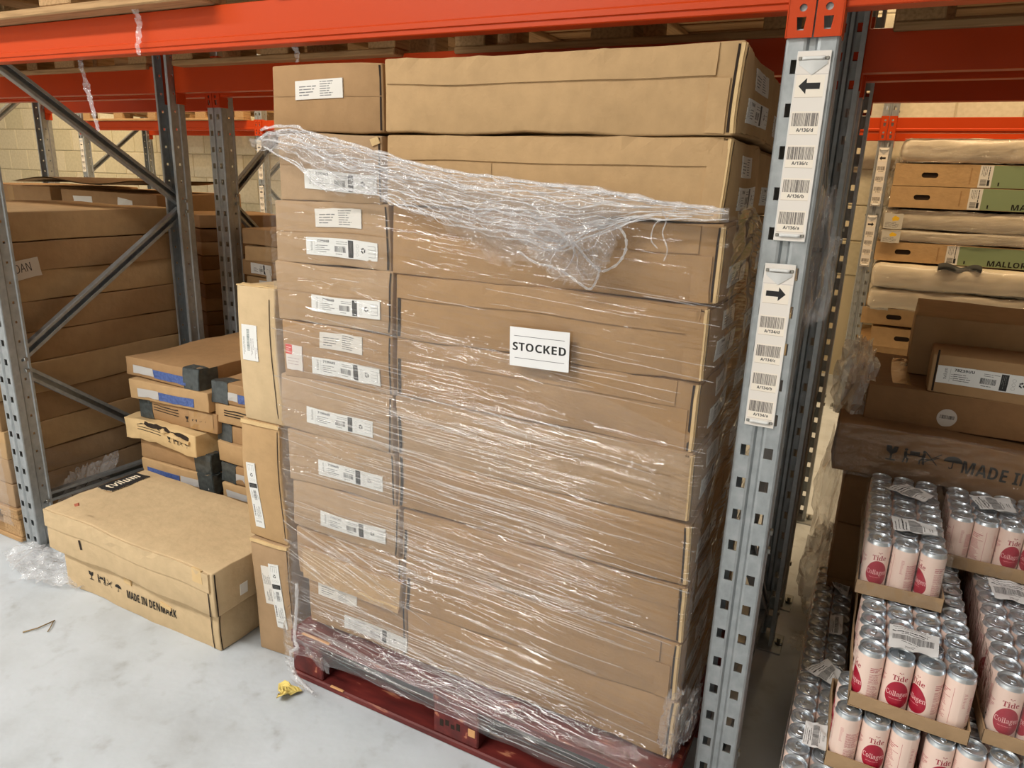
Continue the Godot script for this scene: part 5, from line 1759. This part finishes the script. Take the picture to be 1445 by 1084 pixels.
	for i in 24:
		var a0 := TAU * i / 24
		var a1 := TAU * (i + 1) / 24
		var p := [Vector2(0.215, 0.036), Vector2(0.215 + 0.025 * cos(a0), 0.036 + 0.025 * sin(a0)), Vector2(0.215 + 0.025 * cos(a1), 0.036 + 0.025 * sin(a1))]
		dot.tri(face_point(b2, "front", p[0].x, p[0].y, 0.002), face_point(b2, "front", p[1].x, p[1].y, 0.002), face_point(b2, "front", p[2].x, p[2].y, 0.002), Vector2(0.5, 0.5), Vector2(0.5 + 0.5 * cos(a0), 0.5 - 0.5 * sin(a0)), Vector2(0.5 + 0.5 * cos(a1), 0.5 - 0.5 * sin(a1)))
	part("round_sticker", dot.build(false), dm, b2.node, "round white barcode sticker")
	lay(b2, "carton_tape", "top", 0.06, 0.05, 0.05, 0.4, M.tape, 0.001)
	lay(b2, "grey_sticker", "top", 0.085, 0.30, 0.09, 0.06, M.tape_dark, 0.0014)
	var b3 := carton("carton", "large plain brown carton leaning behind the white labelled carton", Vector3(0.60, 0.981, -1.20), Vector3(0.92, 0.184, 0.42), M.card_dark, -2.0, "", {"amp": 0.006})
	lay(b3, "carton_tape", "front", 0.30, 0.10, 0.3, 0.04, M.tape, 0.001)
	var b4 := carton("carton", "brown carton with a long white product label behind the cans", Vector3(0.655, 0.981, -0.875), Vector3(0.94, 0.112, 0.19), M.card_dark, -2.0, "", {"amp": 0.004})
	lay(b4, "product_label", "front", 0.016, 0.030, 0.245, 0.050, product_label("78Z39UU", 45), 0.002)
	lay(b4, "corner_slit", "front", 0.010, 0.004, 0.005, 0.12, M.seam, 0.0012)
	# loose plastic in the passage
	wad("plastic_wad", "crumpled clear plastic heap on the floor beside the dark cartons", "plastic film", Vector3(0.00, 0.17, -1.12), Vector3(0.16, 0.36, 0.34), M.film_wad, 5.0, 0.3)
	wad("plastic_wad", "tall crumpled clear plastic sheet against the dark cartons", "plastic film", Vector3(-0.02, 0.30, -1.55), Vector3(0.12, 0.60, 0.5), M.film_wad, 9.0, 0.3)
	wad("plastic_bag", "crumpled clear plastic bag tucked beside the labelled upright", "plastic film", Vector3(-0.125, 1.37, -0.19), Vector3(0.085, 0.28, 0.10), M.film_bunch, 12.0, 0.4)
	wad("plastic_wad", "clear plastic puffing out from the end of the brown cartons", "plastic film", Vector3(-0.005, 0.93, -1.0), Vector3(0.12, 0.26, 0.4), M.film_wad, 19.0, 0.3)
	wad("plastic_scrap", "small scrap of clear plastic on the floor by the rear upright", "plastic film", Vector3(-0.045, 0.02, -0.88), Vector3(0.05, 0.04, 0.09), M.film_bunch, 23.0, 0.5, 20)

# ---- mattresses and long cartons in the far row
func far_shelf() -> void:
	var bed := func(label: String, x: float, y0: float, y1: float, z: float, w: float, seed_: float) -> void:
		var c := carton("wrapped_mattress", label, Vector3(x + w / 2, y0, z - 0.5), Vector3(w, y1 - y0, 1.0), M.bed, 0.0, "wrapped mattresses on the far shelf", {"amp": 0.010, "crush": 0.008, "r": (y1 - y0) * 0.28, "cell": 0.05, "seed": seed_, "category": "mattress", "body": "mattress_cover"})
		var b := MB.new()
		b.grid(50, 14, func(u: float, v: float) -> Vector3: return face_point(c, "front", u * w, v * (y1 - y0), 0.014 + 0.012 * noise_r.get_noise_2d(u * 9 + seed_, v * 3)))
		part("clear_bag", b.build(true), M.film_bed, c.node)
	var tagim := plain_picture(128, 128, Color(0.72, 0.70, 0.66), func(im: Image) -> void:
		poly_fill(im, PackedVector2Array([Vector2(70, 20), Vector2(104, 34), Vector2(96, 58), Vector2(60, 66), Vector2(52, 40)]), Color(0.85, 0.68, 0.12))
		fine_print(im, 10, 74, 100, 4, 12, 4, MID, 7))
	bed.call("topmost wrapped grey mattress under the far orange beam", 0.03, 1.715, 1.865, -4.0, 1.5, 3.0)
	bed.call("upper of two thin wrapped mattresses below the green labelled cartons", -0.022, 1.296, 1.420, -4.0, 1.5, 6.0)
	bed.call("lower of two thin wrapped mattresses below the green labelled cartons", -0.022, 1.212, 1.288, -4.0, 1.5, 9.0)
	bed.call("crumpled wrapped mattress under the lowest green labelled carton", -0.022, 0.910, 1.070, -3.90, 1.5, 12.0)
	bed.call("lower crumpled wrapped mattress on the far shelf", -0.022, 0.770, 0.900, -3.91, 1.5, 15.0)
	var k := 0
	for p in [[0.008, 1.567, 1.706, "upper green labelled carton with a handle hole under the topmost mattress"], [0.005, 1.430, 1.565, "second green labelled carton with a handle hole"], [-0.028, 1.080, 1.205, "lowest green labelled carton resting on the crumpled mattress"]]:
		green_carton(p[3], p[0], p[1], p[2] - p[1], k)
		k += 1
	var tq := [[-0.005, 1.36, 0.07], [-0.005, 1.25, 0.05], [0.0, 0.99, 0.06], [0.0, 0.83, 0.08]]
	for i in tq.size():
		flat_label("care_tag", ["yellow and white care tag on the upper thin mattress", "yellow and white care tag on the lower thin mattress", "yellow and white care tag on the crumpled mattress", "yellow and white care tag on the lowest mattress"][i],
			[Vector3(tq[i][0], tq[i][1] - tq[i][2], -3.965), Vector3(tq[i][0] + 0.11, tq[i][1] - tq[i][2], -3.96), Vector3(tq[i][0] + 0.11, tq[i][1] + 0.03, -3.965), Vector3(tq[i][0], tq[i][1] + 0.03, -3.97)], tagim, "care tags on the mattresses")
	# plain cartons with handle holes, lower down
	var j := 0
	for p in [[-0.045, 0.645, 0.115, 0.0], [0.035, 0.497, 0.132, 0.02], [-0.05, 0.355, 0.14, -0.03], [-0.03, 0.19, 0.162, -0.02]]:
		handle_carton("plain orange brown carton, %s of the far stack below the mattresses" % ["topmost", "second", "third", "lowest"][j], Vector3(p[0], p[1], -4.0 + p[3]), Vector3(1.3, p[2], 0.8), 0.20 if j != 1 else 0.19, j < 2)
		j += 1
	pallet("wooden pallet under the far stack of mattresses and cartons", Vector3(0.62, 0.0, -4.45), Vector3(1.36, 0.15, 0.92), M.wood_x, M.wood_z)
	var lower := carton("flat_carton", "flat carton right on the far pallet", Vector3(0.62, 0.151, -4.42), Vector3(1.3, 0.037, 0.8), M.card_dark, 0.0, "", {"cell": 0.2})
	lay(lower, "carton_tape", "front", 0.3, 0.0, 0.05, 0.036, M.tape, 0.001)
	var fb := MB.new()
	fb.grid(18, 8, func(u: float, v: float) -> Vector3:
		var e := (v - 0.5) * PI
		return Vector3(lerpf(-0.12, 0.12, u), 0.022 * sin(e) + 0.012 * sin(u * 9.0) + 0.02, 0.05 * cos(e) * (1.0 + 0.5 * sin(u * 7.0))))
	var felt := part("felt_offcut", fb.build(true), M.felt, self)
	felt.position = Vector3(0.47, 1.045, -3.93)
	tag(felt, "rolled scrap of dark grey felt lying on the crumpled mattress", "fabric")
	wad("plastic_wad", "bunched clear film beside the far upright", "plastic film", Vector3(0.03, 1.50, -4.12), Vector3(0.10, 0.44, 0.2), M.film_loose, 29.0, 0.5)

# a carton whose front has a real hand hole over a plate coloured dark for the shade inside
func handle_carton(label: String, corner: Vector3, size: Vector3, hole_x: float, hole := true, m: Material = null) -> Dictionary:
	var body_m: Material = m if m else M.card
	var c := carton("handle_carton", label, Vector3(corner.x + size.x / 2, corner.y, corner.z - size.z / 2 - 0.012), size, body_m, 0.0, "cartons with hand holes on the far shelf", {"amp": 0.002, "crush": 0.001, "swell": 0.0, "cell": 0.2, "r": 0.003})
	var b := MB.new()
	var st := PackedVector2Array()
	var hw := 0.047
	var hh := 0.0165
	for i in 24:
		var a := TAU * i / 24
		st.append(Vector2(hole_x + signf(cos(a)) * (hw - hh) + hh * cos(a), size.y * 0.5 + hh * sin(a)))
	var zf := size.z / 2 + 0.014
	var xo := -size.x / 2
	var sh := PackedVector2Array()
	for p in st: sh.append(p + Vector2(xo, 0))
	var x1 := xo + hole_x - 0.09
	var x2 := xo + hole_x + 0.09
	if hole:
		b.holed(x1, 0.001, x2, size.y - 0.001, zf, sh, Vector2(xo + hole_x, size.y * 0.5), 0.013, false)
	else:
		b.quad(Vector3(x1, 0.001, zf), Vector3(x2, 0.001, zf), Vector3(x2, size.y - 0.001, zf), Vector3(x1, size.y - 0.001, zf))
	for q in [[xo, x1], [x2, size.x / 2]]:
		b.quad(Vector3(q[0], 0.001, zf), Vector3(q[1], 0.001, zf), Vector3(q[1], size.y - 0.001, zf), Vector3(q[0], size.y - 0.001, zf))
	var y1 := size.y - 0.001
	var zb := size.z / 2
	b.quad(Vector3(xo, y1, zf), Vector3(size.x / 2, y1, zf), Vector3(size.x / 2, y1, zb), Vector3(xo, y1, zb))
	b.quad(Vector3(xo, 0.001, zb), Vector3(xo, 0.001, zf), Vector3(xo, y1, zf), Vector3(xo, y1, zb))
	part("front_panel", b.build(false), body_m, c.node)
	if hole:
		var pk := MB.new()
		pk.box(Vector3(xo + hole_x, size.y * 0.5, size.z / 2 + 0.005), Vector3(0.12, 0.05, 0.004), 0.001)
		part("hand_hole_shade", pk.build(false), M.seam, c.node)
	return c

func green_carton(label: String, x: float, y: float, h: float, k: int) -> void:
	var w := 1.35
	var c := handle_carton(label, Vector3(x, y, -3.99), Vector3(w, h, 0.8), 0.205 - 0.02 * k, true, M.card)
	var front := func(u0: float, v0: float, ww: float, hh: float, m: Material, called: String, off: float) -> void:
		var b := MB.new()
		var z := 0.4 + 0.0142 + off
		b.quad(Vector3(-w / 2 + u0, v0, z), Vector3(-w / 2 + u0 + ww, v0, z), Vector3(-w / 2 + u0 + ww, v0 + hh, z), Vector3(-w / 2 + u0, v0 + hh, z))
		part(called, b.build(false), m, c.node)
	if not M.has("green"):
		M.green = mat(Color(0.50, 0.565, 0.42), 0.6)
		var im := sheet(150, 300, Color(0.84, 0.83, 0.81))
		fine_print(im, 24, 16, 150, 4, 18, 6, MID, 3, false)
		fine_print(im, 104, 16, 250, 1, 18, 10, DARK, 5, false)
		barcode(im, 20, 190, 72, 84, DARK, 6, false)
		rect(im, 100, 196, 28, 80, DARK)
		M.spec = picture(im)
	var u := 0.475 - 0.03 * k
	front.call(u, 0.003, 0.07, h - 0.006, M.spec, "spec_label", 0.0008)
	front.call(u + 0.07, 0.003, w - u - 0.08, h - 0.006, M.green, "green_print", 0.0004)
	front.call(u - 0.05, h * 0.15, 0.008, h * 0.7, M.card_dark, "fine_print", 0.0006)
	front.call(u + 0.105, h * 0.1, 0.008, h * 0.16, M.ink, "small_mark", 0.0008)
	if k > 0:
		var d := text_tris("MALLORCA", "sansbold")
		var b := MB.new()
		var hh := 0.034
		for i in range(0, d[0].size() - 2, 3):
			var P: Array = []
			for q in 3:
				var p: Vector2 = d[0][i + q]
				P.append(Vector3(-w / 2 + u + 0.235 + p.x * hh / d[1].y * 1.15, 0.010 + p.y * hh / d[1].y, 0.4155))
			b.out3(P[0], P[1], P[2], Vector3(0, 0, -9))
		part("lettering", b.build(false), M.ink, c.node)

# ---- small things on the floor
func litter() -> void:
	var b := MB.new()
	b.grid(14, 14, func(u: float, v: float) -> Vector3:
		var a := u * TAU
		var r := v * (0.032 + 0.014 * sin(a * 3.0 + 1.0))
		return Vector3(r * sin(a), 0.004 + 0.022 * absf(noise_b.get_noise_2d(u * 5, v * 2)) + 0.02 * v * maxf(0, sin(a * 2.0 + 0.6)), r * cos(a)))
	var p := part("paper_scrap", b.build(true), M.yellow_paper, self)
	p.position = Vector3(-1.395, 0.001, 0.154)
	tag(p, "crumpled yellow paper scrap on the floor by the red pallet", "paper")
	var t := MB.new()
	t.tube([Vector3(-2.372, 0.004, 0.362), Vector3(-2.35, 0.006, 0.325), Vector3(-2.345, 0.005, 0.27)], 0.0022, 5)
	t.tube([Vector3(-2.346, 0.005, 0.275), Vector3(-2.32, 0.006, 0.30), Vector3(-2.305, 0.004, 0.32)], 0.0018, 5)
	for i in t.v.size(): t.v[i] -= Vector3(-2.345, 0, 0.31)
	var s := part("straw", t.build(true), M.straw, self)
	s.position = Vector3(-2.345, 0, 0.31)
	tag(s, "thin bent straw lying on the grey floor", "straw")
	# thin film on the floor at the foot of the braced frame
	var o := ribbon("film_scrap", [Vector3(-0.20, 0.006, -0.06), Vector3(-0.05, 0.02, -0.05), Vector3(0.10, 0.02, -0.03), Vector3(0.3, 0.008, 0.0)], [Vector3(-0.2, 0.006, 0.05), Vector3(-0.06, 0.012, 0.10), Vector3(0.10, 0.012, 0.12), Vector3(0.3, 0.006, 0.06)], 60, 20, 0.022, 71.0, M.film_rope, self, Vector3(0, 1, 0), 1.3)
	o.position = Vector3(-2.73, 0.006, 0.06)
	tag(o, "crumpled clear film scrap on the floor at the braced frame", "plastic film")
	# a loose grey plastic sheet between the stack and the lying cartons
	var gs := ribbon("plastic_sheet", [Vector3(0.02, 0.17, -0.16), Vector3(0.0, 0.235, -0.24), Vector3(0.0, 0.25, -0.33), Vector3(0.01, 0.27, -0.46)], [Vector3(0.05, 0.11, -0.13), Vector3(0.07, 0.11, -0.22), Vector3(0.06, 0.12, -0.31), Vector3(0.03, 0.235, -0.44)], 44, 20, 0.012, 81.0, M.film_rope, self, Vector3(0.8, 0.4, 0), 0.8)
	var loops := MB.new()
	for lp in [[0.05, 0.15, -0.17, 0.035], [0.05, 0.17, -0.30, 0.040]]:
		var pts: Array = []
		for i in 12:
			var an := 0.3 + i * 0.28
			pts.append(Vector3(lp[0] + 0.006 * sin(an), lp[1] + lp[3] * 0.7 * sin(an), lp[2] + lp[3] * cos(an)))
		loops.tube(pts, 0.0012, 5)
	part("black_cord", loops.build(false), M.seam, gs)
	gs.position = Vector3(-2.975, 0.0, 0.02)
	tag(gs, "crumpled clear plastic sheet leaning on the tall stack behind the lying cartons", "plastic film")
